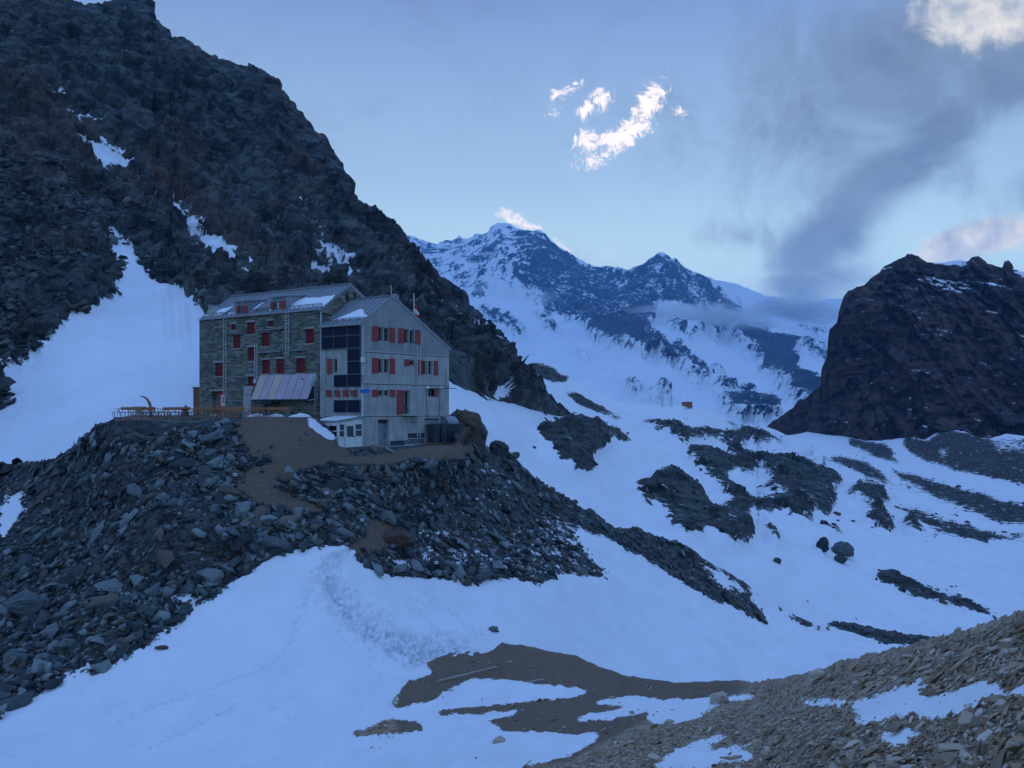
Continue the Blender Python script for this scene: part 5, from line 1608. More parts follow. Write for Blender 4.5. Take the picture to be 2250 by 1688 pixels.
# ledges where storeys meet
for view, a0, b0, a1, b1, mt in ((V5, 835, 1090, 1180, 1075, 0), (V6, 80, 1110, 650, 1060, 0), (V7, 745, 212, 900, 200, 0), (V6, 95, 1612, 630, 1580, 0), (V6, 805, 1568, 1200, 1540, 0), (V7, 735, 1002, 1170, 995, 1), (V7, 700, 1258, 1160, 1245, 1)):
    ox, oy, s_ = view
    p_, q_ = lp(ox + s_ * a0, oy + s_ * b0), lp(ox + s_ * a1, oy + s_ * b1)
    zz = (p_[1] + q_[1]) / 2
    m = MB().box((-.32 if not mt else -.06, q_[0], zz - .05), (-.002, p_[0], zz + .04))
    W2.B(m, 'ledge' if not mt else 'cable_duct', M_GREY)
# vent grilles, small boxes
for k in range(3):
    r = rc(V7, 'L', 897 + k * 84, 725, 966 + k * 84, 870)
    m = MB()
    zz = r[2]
    while zz < r[3] - .1:
        m.add([(-.02, r[0], zz), (-.02, r[1], zz), (-.10, r[1], zz + .05), (-.10, r[0], zz + .05), (-.02, r[0], zz + .1), (-.02, r[1], zz + .1)], [(0, 1, 2, 3), (3, 2, 5, 4)])
        zz += .14
    wbox(m, 'L', r[0], r[1], r[3], r[3] + .06, .0, .16)
    W2.B(m, 'vent_grille', M_GREY)
W2.B(wbox(MB(), 'L', *rc(V7, 'L', 1347, 757, 1388, 853), .003, .16), 'meter_box', M_WHITE)
W2.B(wbox(MB(), 'L', *rc(V8, 'L', 25, 920, 222, 1000), .003, .35).box((-.38, *rc(V8, 'L', 25, 1010, 205, 1110)[0:1], rc(V8, 'L', 25, 1010, 205, 1110)[2]), (-.003, rc(V8, 'L', 25, 1010, 205, 1110)[1], rc(V8, 'L', 25, 1010, 205, 1110)[3])), 'concrete_flue', M_SILL)
r = rc(V8, 'L', 22, 1125, 190, 1230)
W2.B(wbox(MB(), 'L', r[0], r[1], -.7, r[3], .003, .4), 'concrete_flue', M_SILL)
# downpipe on the stone corner
y_, z_ = lp(V6[0] + V6[2] * 1520, V6[1] + V6[2] * 635)
W2.B(MB().path([(-.08, y_, 8.7), (-.08, y_, 5.4), (-.14, y_ - .05, 5.2), (-.14, y_ - .05, -.5)], .05), 'downpipe', M_ALU)
W2.B(MB().path([(-.05, y_ + 1.0, 8.6), (-.05, SY0 + .05, 8.62), (.4, SY0 - .06, 8.62), (2.2, SY0 - .06, 8.4)], .05), 'conduit', M_DARK)


def fixed_ladder(Wg, plane, view, a0, a1, pytop, pybot, label=None):
    f = gp if plane == 'G' else lp
    ox, oy, s_ = view
    u0, zt_ = f(ox + s_ * a0, pytop)
    u1, _ = f(ox + s_ * a1, pytop)
    zb_ = f(ox + s_ * a0, pybot)[1]
    u0, u1 = sorted((u0, u1))
    m = MB()
    P3 = (lambda u, o_, z: (u, -o_, z)) if plane == 'G' else (lambda u, o_, z: (-o_, u, z))
    for u in (u0, u1):
        m.bar(P3(u, .2, zb_), P3(u, .2, zt_), .032)
        z = zb_ + .8
        while z < zt_:
            m.bar(P3(u, .2, z), P3(u, 0, z), .015)
            z += 2.4
    z = zb_ + .2
    while z < zt_:
        m.bar(P3(u0, .2, z), P3(u1, .2, z), .022)
        z += .33
    return Wg.B(m, 'fixed_ladder', M_ALU)


fixed_ladder(W, 'G', V2, 1165, 1220, 759, 961)
fixed_ladder(W2, 'L', V5, 765, 832, 698, 874)
fixed_ladder(W2, 'L', V5, 1578, 1640, 754, 834)
fixed_ladder(W2, 'L', V6, 740, 802, 682, 780)

# roof vent and antenna
rx_ = 3.73
W.B(MB().bar((rx_ - .05, .2, 9.9), (rx_ - .05, .2, 11.1), .03), 'lightning_rod', M_ALU)
W.B(MB().bar((5.1, 1.2, 8.9), (5.1, 1.2, 10.35), .42, n=12).bar((5.1, 1.2, 10.35), (5.1, 1.2, 10.5), .48, .1, 12), 'roof_vent', M_ZINC)

# sloping solar collectors over the terrace
can = tag(empty('collector_canopy', hw(-.55, 9.86, 2.0), HUT_RZ), 'sloping row of seven pinkish glass collectors over the terrace door', 'solar collector')
CO = (-.55, 9.86, 2.0)
yL, yR, zT, zBt, xo = 13.86, 5.86, 3.2, .92, -1.08
for k in range(7):
    y1 = yL - (yL - yR) * k / 7 - .03
    y0 = yL - (yL - yR) * (k + 1) / 7 + .03
    m = MB().slab([(xo, y1, zBt), (xo, y0, zBt), (-.02, y0, zT), (-.02, y1, zT)], .05)
    m.build('collector', M_LEN2 if k in (0, 2) else M_LEN, can, CO)
m = MB()
for k in range(8):
    y = yL - (yL - yR) * k / 7
    m.bar((xo - .03, y, zBt - .06), (-.05, y, zT - .06), .028)
    m.bar((-.01, y, .9), (xo, y, zBt - .08), .03)
m.bar((xo, yL, zBt - .08), (xo, yR, zBt - .08), .05)
m.build('support_frame', M_DARK, can, CO)
MB().bar((-.05, yR - .05, zT - .1), (-.05, yR - .05, .95), .04).bar((-.05, yR - .05, .95), (xo, yR - .05, zBt - .1), .04).build('strut', M_ALU, can, CO)
MB().box((xo + .1, 13.4, .55), (-.05, 11.0, .7)).box((-.05, 13.2, -.7), (-.02, 12.2, .5)).build('backing_panel', M_DARK, can, CO)

# satellite dish on a pole at the wall
dy_, dz_ = lp(707, 838)
dish = tag(empty('satellite_dish', hw(-1.0, 5.0, -.6), HUT_RZ), 'pale satellite dish on a pole between stone wall and solar panels', 'satellite dish')
DO = (-1.0, 5.0, -.6)
zc_ = (HY - 837) / FPX * 94.3
m = MB()
ang = Vector((-.30, .92, .22)).normalized()
uu = ang.orthogonal().normalized()
ww = ang.cross(uu)
cen = Vector((-.95, 5.15, zc_))
R_ = []
for i in range(6):
    rr_ = .58 * i / 5
    for k in range(20):
        t = 2 * math.pi * k / 20
        R_.append(cen + (uu * math.cos(t) + ww * math.sin(t)) * rr_ + ang * (rr_ ** 2 * .35))
fs = [(i * 20 + k, i * 20 + (k + 1) % 20, (i + 1) * 20 + (k + 1) % 20, (i + 1) * 20 + k) for i in range(5) for k in range(20)]
m.add(R_, fs)
o_ = m.build('dish', M_DISH, dish, DO, True)
md = o_.modifiers.new('thick', 'SOLIDIFY')
md.thickness = .02
MB().path([(-1.0, 5.0, -.6), (-1.0, 5.0, zc_ - .2), (-.9, 5.1, zc_)], .04).bar((-1.0, 5.0, 1.8), (0, 5.0, 1.8), .03).build('pole', M_GREY, dish, DO)
MB().bar(cen - ww * .0 + Vector((0, 0, -.5)), cen + ang * 1.15 + Vector((0, 0, -.15)), .025).build('feed_arm', M_ALU, dish, DO)
MB().bar(cen + ang * 1.1 + Vector((0, 0, -.15)), cen + ang * 1.4 + Vector((0, 0, -.08)), .06).build('receiver', M_DARK, dish, DO)

# white entrance porch
porch = tag(empty('entrance_porch', hw(-1.4, .9, -3.3), HUT_RZ), 'small white glazed entrance porch with a white door against the concrete corner', 'porch')
PO = (-1.4, .9, -3.3)
PW, PD = 2.75, 3.4
MB().prism([(-PW, -3.7), (-.01, -3.7), (-.01, -.72), (-PW, -1.08)], 'y', .05, PD).build('wall', M_WHITE, porch, PO)
MB().prism([(-PW - .15, -1.08), (-.012, -.70), (-.012, -.60), (-PW - .15, -.98)], 'y', -.12, PD + .2).build('roof', M_ZINC, porch, PO)
V9 = (680, 620, .2351)
def prc(a0, b0, a1, b1):
    return rc(V9, 'G', a0, b0, a1, b1)
r = prc(338, 1332, 422, 1556)
d = wbox(MB(), 'G', *r, -.045, .03).build('door', M_WHITE, porch, PO)
q = prc(347, 1346, 410, 1445)
wbox(MB(), 'G', *q, .03, .04).build('door_window', M_GLASS, d, (0, 0, 0)).location = (-PO[0], -PO[1], -PO[2])
wbox(MB(), 'G', r[1] - .12, r[1] - .05, r[2] + .95, r[2] + 1.1, .03, .09).build('handle', M_DARK, d, (0, 0, 0)).location = (-PO[0], -PO[1], -PO[2])
for a0, b0, a1, b1 in ((283, 1333, 325, 1383), (283, 1391, 325, 1445), (433, 1327, 490, 1378), (433, 1386, 490, 1440)):
    q = prc(a0, b0, a1, b1)
    wbox(MB(), 'G', *q, -.045, -.03).build('window', M_GLASS if a0 < 400 or True else M_OLDWOOD, porch, PO)
m = MB()
for a0, b0, a1, b1 in ((276, 1326, 282, 1450), (326, 1326, 333, 1556), (425, 1320, 431, 1556), (491, 1316, 497, 1556), (282, 1384, 326, 1390), (431, 1379, 491, 1385), (276, 1446, 333, 1452), (431, 1441, 497, 1447), (276, 1322, 497, 1328)):
    wbox(m, 'G', *prc(a0, b0, a1, b1), -.045, .0)
m.build('frame', M_WHITE, porch, PO)
u0, z0 = lp(742, 962, -PW)
u1, z1 = lp(723, 933, -PW)
m = MB().box((-PW - .012, u0 + .1, z0 + .1), (-PW - .004, u1, z1 - .1))
m.build('window', M_GLASS, porch, PO)
MB().box((-PW - .03, u0, z0), (-PW - .014, u0 + .09, z1)).box((-PW - .03, u1 + .01, z0), (-PW - .014, u1 + .1, z1)).box((-PW - .03, u0, z1 - .09), (-PW - .014, u1 + .1, z1)).box((-PW - .03, u0, (z0 + z1) / 2 - .04), (-PW - .014, u1, (z0 + z1) / 2 + .04)).build('frame', M_WHITE, porch, PO)
m = MB()
for k in range(12):
    m.slab([(-PW + .1, .5 + k * .24, -.97 + .008 * (k % 3)), (-.3, .3 + k * .24, -.63), (-.3, .55 + k * .24, -.63), (-PW + .1, .75 + k * .24, -.97)], .07)
sp_ = m.build('roof_snow', M_SNOW, None, (-1.4, 1.8, -.8))
sp_.location = hw(-1.4, 1.8, -.8)
sp_.rotation_euler = (0, 0, HUT_RZ)
tag(sp_, 'thin snow layer on the roof of the white entrance porch', 'snow', 'snow left on the hut roofs')

# paving slab and ground fittings
sl_ = MB().prism([(.9, -3.42), (7.2, -3.42), (7.2, -3.22), (.9, -3.22)], 'y', -1.5, -.02).build('paving_slab', M_ROAD, None, (4, -.8, -3.3))
sl_.location = hw(4, -.8, -3.3)
sl_.rotation_euler = (0, 0, HUT_RZ)
tag(sl_, 'grey concrete slab on the ground before the hut basement door', 'slab')


def make_bin():
    b = empty('waste_bin', (0, 0, 0))
    m = MB()
    m.add([(-.36, -.34, .06), (.36, -.34, .06), (.36, .34, .06), (-.36, .34, .06), (-.42, -.40, 1.42), (.42, -.40, 1.42), (.42, .40, 1.42), (-.42, .40, 1.42)],
          [(0, 3, 2, 1), (4, 5, 6, 7), (0, 1, 5, 4), (1, 2, 6, 5), (2, 3, 7, 6), (3, 0, 4, 7)])
    m.build('body', M_DARK, b)
    MB().prism([(-.45, 1.42), (.45, 1.42), (.40, 1.52), (.0, 1.60), (-.40, 1.52)], 'y', -.44, .44).build('lid', M_DARK, b)
    MB().bar((-.3, .46, 1.46), (.3, .46, 1.46), .025).build('handle', M_GREY, b)
    for x in (-.28, .28):
        MB().bar((x - .04, .33, .10), (x + .04, .33, .10), .10, n=12).build('wheel', M_DARK, b)
    return b


def copy_tree(o, parent=None):
    c = o.copy()
    COL.objects.link(c)
    c.parent = parent
    for chd in list(o.children):
        copy_tree(chd, c)
    return c


bin0 = make_bin()
BIN_LBL = ['dark waste bin standing nearest the fallen ladder', 'second dark waste bin from the ladder end of the row', 'third dark waste bin, under the curved duct hood', 'dark waste bin at the outer corner end of the row']
for k in range(4):
    b_ = bin0 if k == 0 else copy_tree(bin0)
    x_ = gp(V2[0] + V2[2] * (1415, 1565, 1690, 1810)[k], 940)[0]
    b_.location = hw(x_ - .15, -.75, -3.08)
    b_.rotation_euler = (0, 0, HUT_RZ)
    b_.scale = (1, 1, 1.12)
    tag(b_, BIN_LBL[k], 'bin', 'waste bins beside the concrete wing')
m = MB()
for k in range(7):
    m.box((6.7, -1.5 + k * .2, -3.12), (11.6, -1.38 + k * .2, -3.08))
for k in range(4):
    m.box((6.8 + k * 1.5, -1.5, -3.24), (6.95 + k * 1.5, -.2, -3.12))
pl_ = m.build('pallet', M_OLDWOOD, None, (9, -.8, -3.2))
pl_.location = hw(9, -.8, -3.2)
pl_.rotation_euler = (0, 0, HUT_RZ)
tag(pl_, 'long wooden pallet deck under the waste bins', 'pallet')
# ladder lying on its side
m = MB()
q0, q1 = gp(V2[0] + V2[2] * 900, 969), gp(V2[0] + V2[2] * 1320, 968)
z1, z0 = -2.62, -3.18
m.bar((q0[0], -.12, z1), (q1[0], -.12, z1), .03)
m.bar((q0[0] - .3, -.60, z0), (q1[0] - .2, -.60, z0), .03)
for k in range(10):
    t = (k + .4) / 10
    m.bar((q0[0] + (q1[0] - q0[0]) * t, -.12, z1), (q0[0] - .3 + (q1[0] - .2 - q0[0] + .3) * t, -.60, z0), .02)
ld = m.build('aluminium_ladder', M_ALU, None, (4.5, -.3, -3.2))
ld.location = hw(4.5, -.3, -3.2)
ld.rotation_euler = (0, 0, HUT_RZ)
tag(ld, 'aluminium ladder lying on its side at the foot of the concrete wall', 'ladder')
# blue arrow sign at the corner
sg = tag(empty('direction_sign', hw(-.4, -.5, .9), HUT_RZ), 'blue arrow sign on a short post at the hut corner', 'sign')
MB().add([(-.35, -.02, .50), (.55, -.02, .55), (.85, -.02, .72), (.55, -.02, .86), (-.35, -.02, .80), (-.35, .02, .50), (.55, .02, .55), (.85, .02, .72), (.55, .02, .86), (-.35, .02, .80)],
         [(0, 1, 2, 3, 4), (9, 8, 7, 6, 5), (0, 5, 6, 1), (1, 6, 7, 2), (2, 7, 8, 3), (3, 8, 9, 4), (4, 9, 5, 0)]).build('arrow_plate', M_BLUE, sg)
MB().bar((0, .05, -1.5), (0, .05, 1.0), .04).build('post', M_ALU, sg)

# flagpole with drooping red and white flag
fp = tag(empty('flagpole', hw(5.3, 3.0, 7.5), HUT_RZ), 'white flagpole with a limp red and white flag behind the gable', 'flagpole')
_rf = (909.5 - CX) / FPX
_y = 3.0
_x = (_rf * (CXY[1] + GV[0] * _y) - CXY[0] + GV[1] * _y) / (GV[0] - GV[1] * _rf)
fp.location = hw(_x, _y, 7.0)
_Y = CXY[1] + GV[1] * _x + GV[0] * _y
ztop = (HY - 644) / FPX * _Y - 7.0
MB().bar((0, 0, 0), (0, 0, ztop), .06, .035, 8).build('pole', M_WHITE, fp)


def droop(z0, z1, mat, w0, w1, nm):
    m = MB()
    n = 8
    vs = []
    for j in range(n + 1):
        z = z0 + (z1 - z0) * j / n
        w = w0 + (w1 - w0) * j / n
        for k in range(7):
            t = k / 6
            vs.append((w * t * .62 + .05, -w * t * .78 + .10 * math.sin(t * 9 + j * .5), z - .25 * t))
    m.add(vs, [(j * 7 + k, j * 7 + k + 1, (j + 1) * 7 + k + 1, (j + 1) * 7 + k) for j in range(n) for k in range(6)])
    o_ = m.build(nm, mat, fp, (0, 0, 0), True)
    s_ = o_.modifiers.new('thick', 'SOLIDIFY')
    s_.thickness = .02


zf = lambda py: (HY - py) / FPX * _Y - 7.0
droop(zf(664), zf(677), M_FLAGR, .12, .34, 'flag')
droop(zf(677), zf(688), M_FLAGW, .34, .42, 'flag')
droop(zf(688), zf(697), M_FLAGR, .42, .40, 'flag')

# brown shed boards at the far end of the stone wing
sh = tag(empty('wooden_shed', hw(.8, 24.0, -.8), HUT_RZ), 'narrow brown boarded shed at the far end of the stone hut', 'shed')
MB().box((.05, 23.42, -1.0), (2.0, 24.5, 2.15)).build('wall', M_BROWN, sh, (.8, 24.0, -.8))
MB().box((-.05, 23.43, 2.15), (2.1, 24.6, 2.25)).build('roof', M_DARK, sh, (.8, 24.0, -.8))

# ------------------------------------------------------------------ terrace
# retaining wall
pts = [at(250, 917.5, 87.4), at(300, 918, 86.7), at(360, 918.5, 85.0), at(430, 919, 83.8), at(500, 919, 83.2), at(530, 918, 84)]
m = MB()
n = 60
tt = np.linspace(0, len(pts) - 1, n)
ring = []
for t in tt:
    i = min(int(t), len(pts) - 2)
    ring.append(pts[i].lerp(pts[i + 1], t - i))
rnd = random.Random(3)
vs = []
H = 10
for i, p in enumerate(ring):
    nxt = ring[min(i + 1, n - 1)] - ring[max(i - 1, 0)]
    nn = Vector((nxt.y, -nxt.x, 0)).normalized()
    hgt = 1.9 - .9 * max(0, (i / n - .55)) * 2
    for j in range(H + 1):
        f = j / H
        vs.append(p + nn * (.05 + .35 * f + rnd.uniform(-.06, .06)) + Vector((0, 0, -hgt * f + (.03 * rnd.random() if j == 0 else 0))))
    vs.append(p - nn * .6 + Vector((0, 0, .02)))
K_ = H + 2
fs = [(i * K_ + j, (i + 1) * K_ + j, (i + 1) * K_ + j + 1, i * K_ + j + 1) for i in range(n - 1) for j in range(H)]
fs += [(i * K_, i * K_ + H + 1, (i + 1) * K_ + H + 1, (i + 1) * K_) for i in range(n - 1)]
m.add(vs, fs)
rw = m.build('retaining_wall', M_DRY, None, tuple(pts[0]))
rw.location = pts[0]
tag(rw, 'low dry-stone retaining wall holding up the terrace left of the path', 'wall')


def make_table():
    t = empty('picnic_table', (0, 0, 0))
    m = MB()
    for k in range(4):
        m.box((-.95, -.36 + k * .185, .71), (.95, -.36 + k * .185 + .165, .75))
    m.build('tabletop', M_WOOD, t)
    for x in (-.7, .7):
        MB().bar((x, -.32, 0), (x, -.10, .70), .028).bar((x, .32, 0), (x, .10, .70), .028).bar((x, -.16, .45), (x, .16, .45), .022).build('leg', M_WOOD, t)
    MB().bar((-.7, 0, .42), (.7, 0, .42), .02).build('stretcher', M_WOOD, t)
    return t


def make_bench(back=True):
    t = empty('wooden_bench', (0, 0, 0))
    m = MB()
    for k in range(2):
        m.box((-.95, -.17 + k * .18, .42), (.95, -.17 + k * .18 + .155, .455))
    m.build('seat', M_WOOD, t)
    if back:
        MB().box((-.95, .215, .62), (.95, .24, .86)).build('backrest', M_WOOD, t)
    for x in (-.8, .8):
        b = MB().bar((x, -.15, 0), (x, -.13, .42), .026).bar((x, .14, 0), (x, .16, .42), .026)
        if back:
            b.bar((x, .16, .42), (x, .235, .9), .026)
        b.build('leg', M_GREY if back else M_WOOD, t)
    return t


tb0, bn0, bn1 = make_table(), make_bench(True), make_bench(False)
used = {id(tb0): False, id(bn0): False, id(bn1): False}
ZT = lambda d: -0.66


def place(proto, px, d, rz, label, cat, group):
    o_ = proto if not used[id(proto)] else copy_tree(proto)
    used[id(proto)] = True
    o_.location = Vector(((px - CX) / FPX * d, d, ZT(d)))
    o_.rotation_euler = (0, 0, rz)
    tag(o_, label, cat, group)
    return o_


rnd = random.Random(8)
GT, GB = 'picnic tables on the hut terrace', 'benches on the hut terrace'
TB = [(278, 91.5), (315, 89.5), (352, 92.0), (388, 90.0), (425, 91.0), (462, 89.0), (500, 91.0), (540, 93.5), (585, 96.0), (300, 97), (345, 98.5), (392, 97.5), (440, 98.5), (487, 97.5)]
wh = ['at the left rim of the terrace', 'second from the left rim of the terrace', 'below the curved horn', 'left of the small blue bundle', 'in front of the brown shed', 'before the stone hut door', 'under the long wall ladder',
      'below the vent grilles', 'nearest the collector canopy', 'in the back row behind the horn', 'in the back row by the wooden reel', 'in the back row beside the blue bundle', 'in the back row at the shed', 'in the back row by the hut door']
for k, (px_, d_) in enumerate(TB):
    rz = HUT_RZ + math.pi / 2 + rnd.uniform(-.12, .12) if k % 3 else rnd.uniform(-.15, .15)
    place(tb0, px_, d_, rz, 'brown wooden picnic table ' + wh[k], 'table', GT)
    o1 = Vector((0, -.75, 0))
    for sgn, pr in ((-1, bn1), (1, bn0)):
        dx, dy = math.sin(rz) * .72 * -sgn, math.cos(rz) * .72 * sgn
        d2 = d_ + dy
        px2 = CX + FPX * ((px_ - CX) / FPX * d_ + dx) / d2
        place(pr, px2, d2, rz, ('backless' if sgn < 0 else 'high-backed') + ' brown bench at the table ' + wh[k], 'bench', GB)
place(bn0, 513, 86.3, math.pi + .1, 'high-backed bench turned away at the top of the dirt path', 'bench', GB)
place(bn0, 612, 90.5, math.pi + .05, 'high-backed bench alone under the collector canopy', 'bench', GB)

# curved horn-like trunk
hp = at(332, 903, 96)
hp.z = -.66
hn = tag(empty('curved_horn', hp), 'tall curved horn-shaped grey timber standing behind the tables', 'sculpture')
pp_ = [(0, 0, 0), (-.02, 0, .6), (-.10, 0, 1.1), (-.28, 0, 1.5), (-.52, 0, 1.74), (-.78, 0, 1.84), (-1.0, 0, 1.84)]
MB().path(pp_, [.17, .16, .14, .12, .09, .06, .03], 8).build('trunk', M_OLDWOOD, hn, (0, 0, 0), True)
# cable reel and a bundle
o_ = MB().bar((0, 0, 0), (0, 0, .12), .55, n=16).bar((0, 0, .12), (0, 0, .7), .3, n=12).bar((0, 0, .7), (0, 0, .82), .55, n=16).build('cable_reel', M_GREYWOOD)
o_.location = Vector(((306 - CX) / FPX * 95, 95, -.55))
tag(o_, 'round grey wooden cable reel behind the tables left of the horn', 'reel')
rb = rnd
o_ = MB().add([(-.35, -.2, 0), (.35, -.2, 0), (.4, .2, 0), (-.3, .2, 0), (-.2, -.1, .35), (.15, -.1, .5), (.25, .1, .42), (-.1, .12, .3)], [(0, 3, 2, 1), (4, 5, 6, 7), (0, 1, 5, 4), (1, 2, 6, 5), (2, 3, 7, 6), (3, 0, 4, 7)]).build('tarpaulin_bundle', flat_mat('navy_tarp', (0.03, 0.05, 0.12), .6))
o_.location = Vector(((406 - CX) / FPX * 100, 100, -.66))
o_.scale = (.8, .8, 2.2)
tag(o_, 'dark blue tarpaulin bundle against the snow behind the tables', 'bundle')

# snow heap by the canopy
m = MB()
vs, n1_, n2_ = [], 20, 10
for j in range(n2_ + 1):
    for k in range(n1_):
        a = 2 * math.pi * k / n1_
        rr_ = math.cos(j / n2_ * math.pi / 2)
        wob = 1 + .22 * math.sin(3 * a + 1) + .1 * math.sin(7 * a)
        vs.append((math.cos(a) * rr_ * 1.9 * wob, math.sin(a) * rr_ * .8 * wob, .62 * math.sin(j / n2_ * math.pi / 2) * (1 + .2 * math.cos(a))))
m.add(vs, [(j * n1_ + k, j * n1_ + (k + 1) % n1_, (j + 1) * n1_ + (k + 1) % n1_, (j + 1) * n1_ + k) for j in range(n2_) for k in range(n1_)])
for px_, d_, sc, lb in ((655, 93, .55, 'leftover snow heap at the foot of the stone wall right of the benches'), (600, 96, .5, 'low snow heap under the benches by the canopy'), (560, 97, .5, 'small snow heap under the tables before the stone wall')):
    o_ = m.build('snow_heap', M_SNOW, None, (0, 0, 0), True)
    o_.location = Vector(((px_ - CX) / FPX * d_, d_, -.72))
    o_.scale = (sc * .9, sc * .9, sc)
    tag(o_, lb, 'snow')

# ------------------------------------------------------------------ far orange hut and masts
p, _n = spot('valley_snowfield', 1508, 893)
oh = tag(empty('orange_hut', p, .25), 'tiny orange hut on the snowy crest below the far mountains', 'hut')
MB().box((-1.9, -1.3, -.6), (1.9, 1.3, 1.9)).build('wall', M_ORANGE, oh)
MB().prism([(-1.5, 1.9), (1.5, 1.9), (1.5, 1.98), (0, 2.2), (-1.5, 1.98)], 'x', -2.05, 2.05).build('roof', M_DARK, oh)
MB().bar((.4, 0, 2.1), (.4, 0, 3.9), .05).build('flue', M_DARK, oh)
for px_, py_, h_, lb in ((1455, 893, 4.2, 'thin lattice mast on the crest farther from the orange hut'), (1474, 893, 4.8, 'thin lattice mast on the crest nearer the orange hut')):
    p, _n = spot('valley_snowfield', px_, py_)
    t_ = MB()
    for sx, sy in ((-.5, -.5), (.5, -.5), (.5, .5), (-.5, .5)):
        t_.bar((sx, sy, -.8), (sx * .2, sy * .2, h_), .035)
    for k in range(5):
        z = h_ * k / 5
        w = .5 - .4 * k / 5
        t_.bar((-w, -w, z), (w, -w, z + .6), .04).bar((w, -w, z), (-w, -w, z + .6), .04)
    t_.bar((-.5, 0, h_), (.5, 0, h_), .04)
    o_ = t_.build('lattice_mast', M_GREY)
    o_.location = p
    tag(o_, lb, 'mast', 'masts near the orange hut')


# ------------------------------------------------------------------ rocks
def rock_shape(seed, slab=.55):
    r_ = random.Random(seed)
    bm = bmesh.new()
    for k in range(12):
        v = Vector((r_.gauss(0, 1), r_.gauss(0, 1), r_.gauss(0, 1))).normalized()
        m_ = max(abs(v.x), abs(v.y), abs(v.z))
        v = v.lerp(v / m_, .85) * r_.uniform(.78, 1.05)
        bm.verts.new((v.x * 1.15, v.y * .75, v.z * slab))
    res = bmesh.ops.convex_hull(bm, input=bm.verts)
    bmesh.ops.delete(bm, geom=[e for e in res['geom_interior'] if isinstance(e, bmesh.types.BMVert)], context='VERTS')
    bmesh.ops.triangulate(bm, faces=bm.faces)
    bm.verts.ensure_lookup_table()
    V = np.array([v.co[:] for v in bm.verts]) * .5
    Fc = np.array([[v.index for v in f.verts] for f in bm.faces])
    bm.verts.index_update()
    Fc = np.array([[v.index for v in f.verts] for f in bm.faces])
    bm.free()
    return V, Fc


SHAPES = [rock_shape(k, .26 + .40 * (k % 4) / 3) for k in range(14)]


def boulder_mat(name, stops, brown, use_attr):
    m, T, b = new_mat(name)
    if use_attr:
        t = T.new('ShaderNodeAttribute', attribute_name='tone').outputs['Fac']
    else:
        t = T.new('ShaderNodeObjectInfo').outputs['Random']
    geo = T.new('ShaderNodeNewGeometry')
    n = T.noise(geo.outputs['Position'], 2.3, 6, 0.68)
    tone = T.math('ADD', T.math('MULTIPLY', t, 0.65), T.math('MULTIPLY', n, 0.35))
    c = T.ramp(tone, stops)
    c = T.mix(T.math('MULTIPLY', T.step(T.math('FRACT', T.math('MULTIPLY', t, 7.3)), .80, .86), .7), c, brown)
    T.put(b.inputs['Base Color'], c)
    bp = T.new('ShaderNodeBump')
    bp.inputs['Strength'].default_value = .5
    bp.inputs['Distance'].default_value = .08
    T.put(bp.inputs['Height'], n)
    T.put(b.inputs['Normal'], bp.outputs[0])
    return m


ST_K = [(0.15, (0.020, 0.026, 0.030)), (0.5, (0.064, 0.080, 0.084)), (0.85, (0.21, 0.245, 0.245))]
ST_L = [(0.15, (0.018, 0.022, 0.024)), (0.5, (0.048, 0.058, 0.058)), (0.85, (0.12, 0.14, 0.132))]
ST_F = [(0.15, (0.19, 0.13, 0.085)), (0.5, (0.38, 0.285, 0.195)), (0.85, (0.60, 0.52, 0.43))]
BM_K = (boulder_mat('green_grey_boulder', ST_K, (0.12, 0.085, 0.06), False), boulder_mat('green_grey_rubble', ST_K, (0.12, 0.085, 0.06), True))
BM_L = (boulder_mat('dark_slope_block', ST_L, (0.075, 0.05, 0.036), False), boulder_mat('dark_talus_rock', ST_L, (0.075, 0.05, 0.036), True))
BM_F = (boulder_mat('brown_slab_stone', ST_F, (0.34, 0.17, 0.075), False), boulder_mat('brown_scree_stone', ST_F, (0.34, 0.17, 0.075), True))
ROCK_ME = {}


def rock_me(k, mat):
    key = (k, mat.name)
    if key not in ROCK_ME:
        V, Fc = SHAPES[k]
        me = bpy.data.meshes.new('boulder')
        me.from_pydata(V.tolist(), [], Fc.tolist())
        me.materials.append(mat)
        ROCK_ME[key] = me
    return ROCK_ME[key]


ALL_ROCKS = []


def scatter(sname, n, accept, size, seed, box, sink=.25, lay=1.0):
    """positions on a built sheet, drawn evenly over the given part of it"""
    rg = np.random.RandomState(seed)
    S = SURF[sname]
    px = rg.uniform(box[0], box[2], n * 3)
    py = rg.uniform(box[1], box[3], n * 3)
    xs = S['xs']
    j = np.clip(np.searchsorted(xs, px), 0, len(xs) - 1)
    pyg = S['py']
    ok = (py < pyg[0, j]) & (py > pyg[-1, j] + 1.5)
    px, py, j = px[ok], py[ok], j[ok]
    pr = accept(px, py)
    ok = rg.rand(len(px)) < pr
    px, py, j = px[ok][:n], py[ok][:n], j[ok][:n]
    nr = len(pyg)
    f = (pyg[0, j] - py) / (pyg[0, j] - pyg[-1, j] + 1e-9)
    i = np.clip(np.round(np.maximum(f, 0) ** (1 / S['vpow']) * (nr - 1)).astype(int), 0, nr - 1)
    pos, nrm = S['pos'][i, j], S['nrm'][i, j]
    sz = size(rg, len(px), px, py)
    out = []
    for k in range(len(px)):
        s_ = sz[k]
        nn = Vector(nrm[k]) + Vector(rg.randn(3)) * .28
        if nn.z < 0:
            nn.z *= -1
        q = nn.to_track_quat('Z', 'Y').to_matrix() @ Matrix.Rotation(rg.rand() * 6.28, 3, 'Z')
        scl = (s_ * rg.uniform(.8, 1.35), s_ * rg.uniform(.7, 1.1), s_ * rg.uniform(.6, 1.2) * lay)
        out.append((pos[k] + nrm[k] * s_ * (.5 - sink) * .6, q, scl, int(rg.randint(len(SHAPES))), rg.rand(), px[k], py[k], s_))
    return out


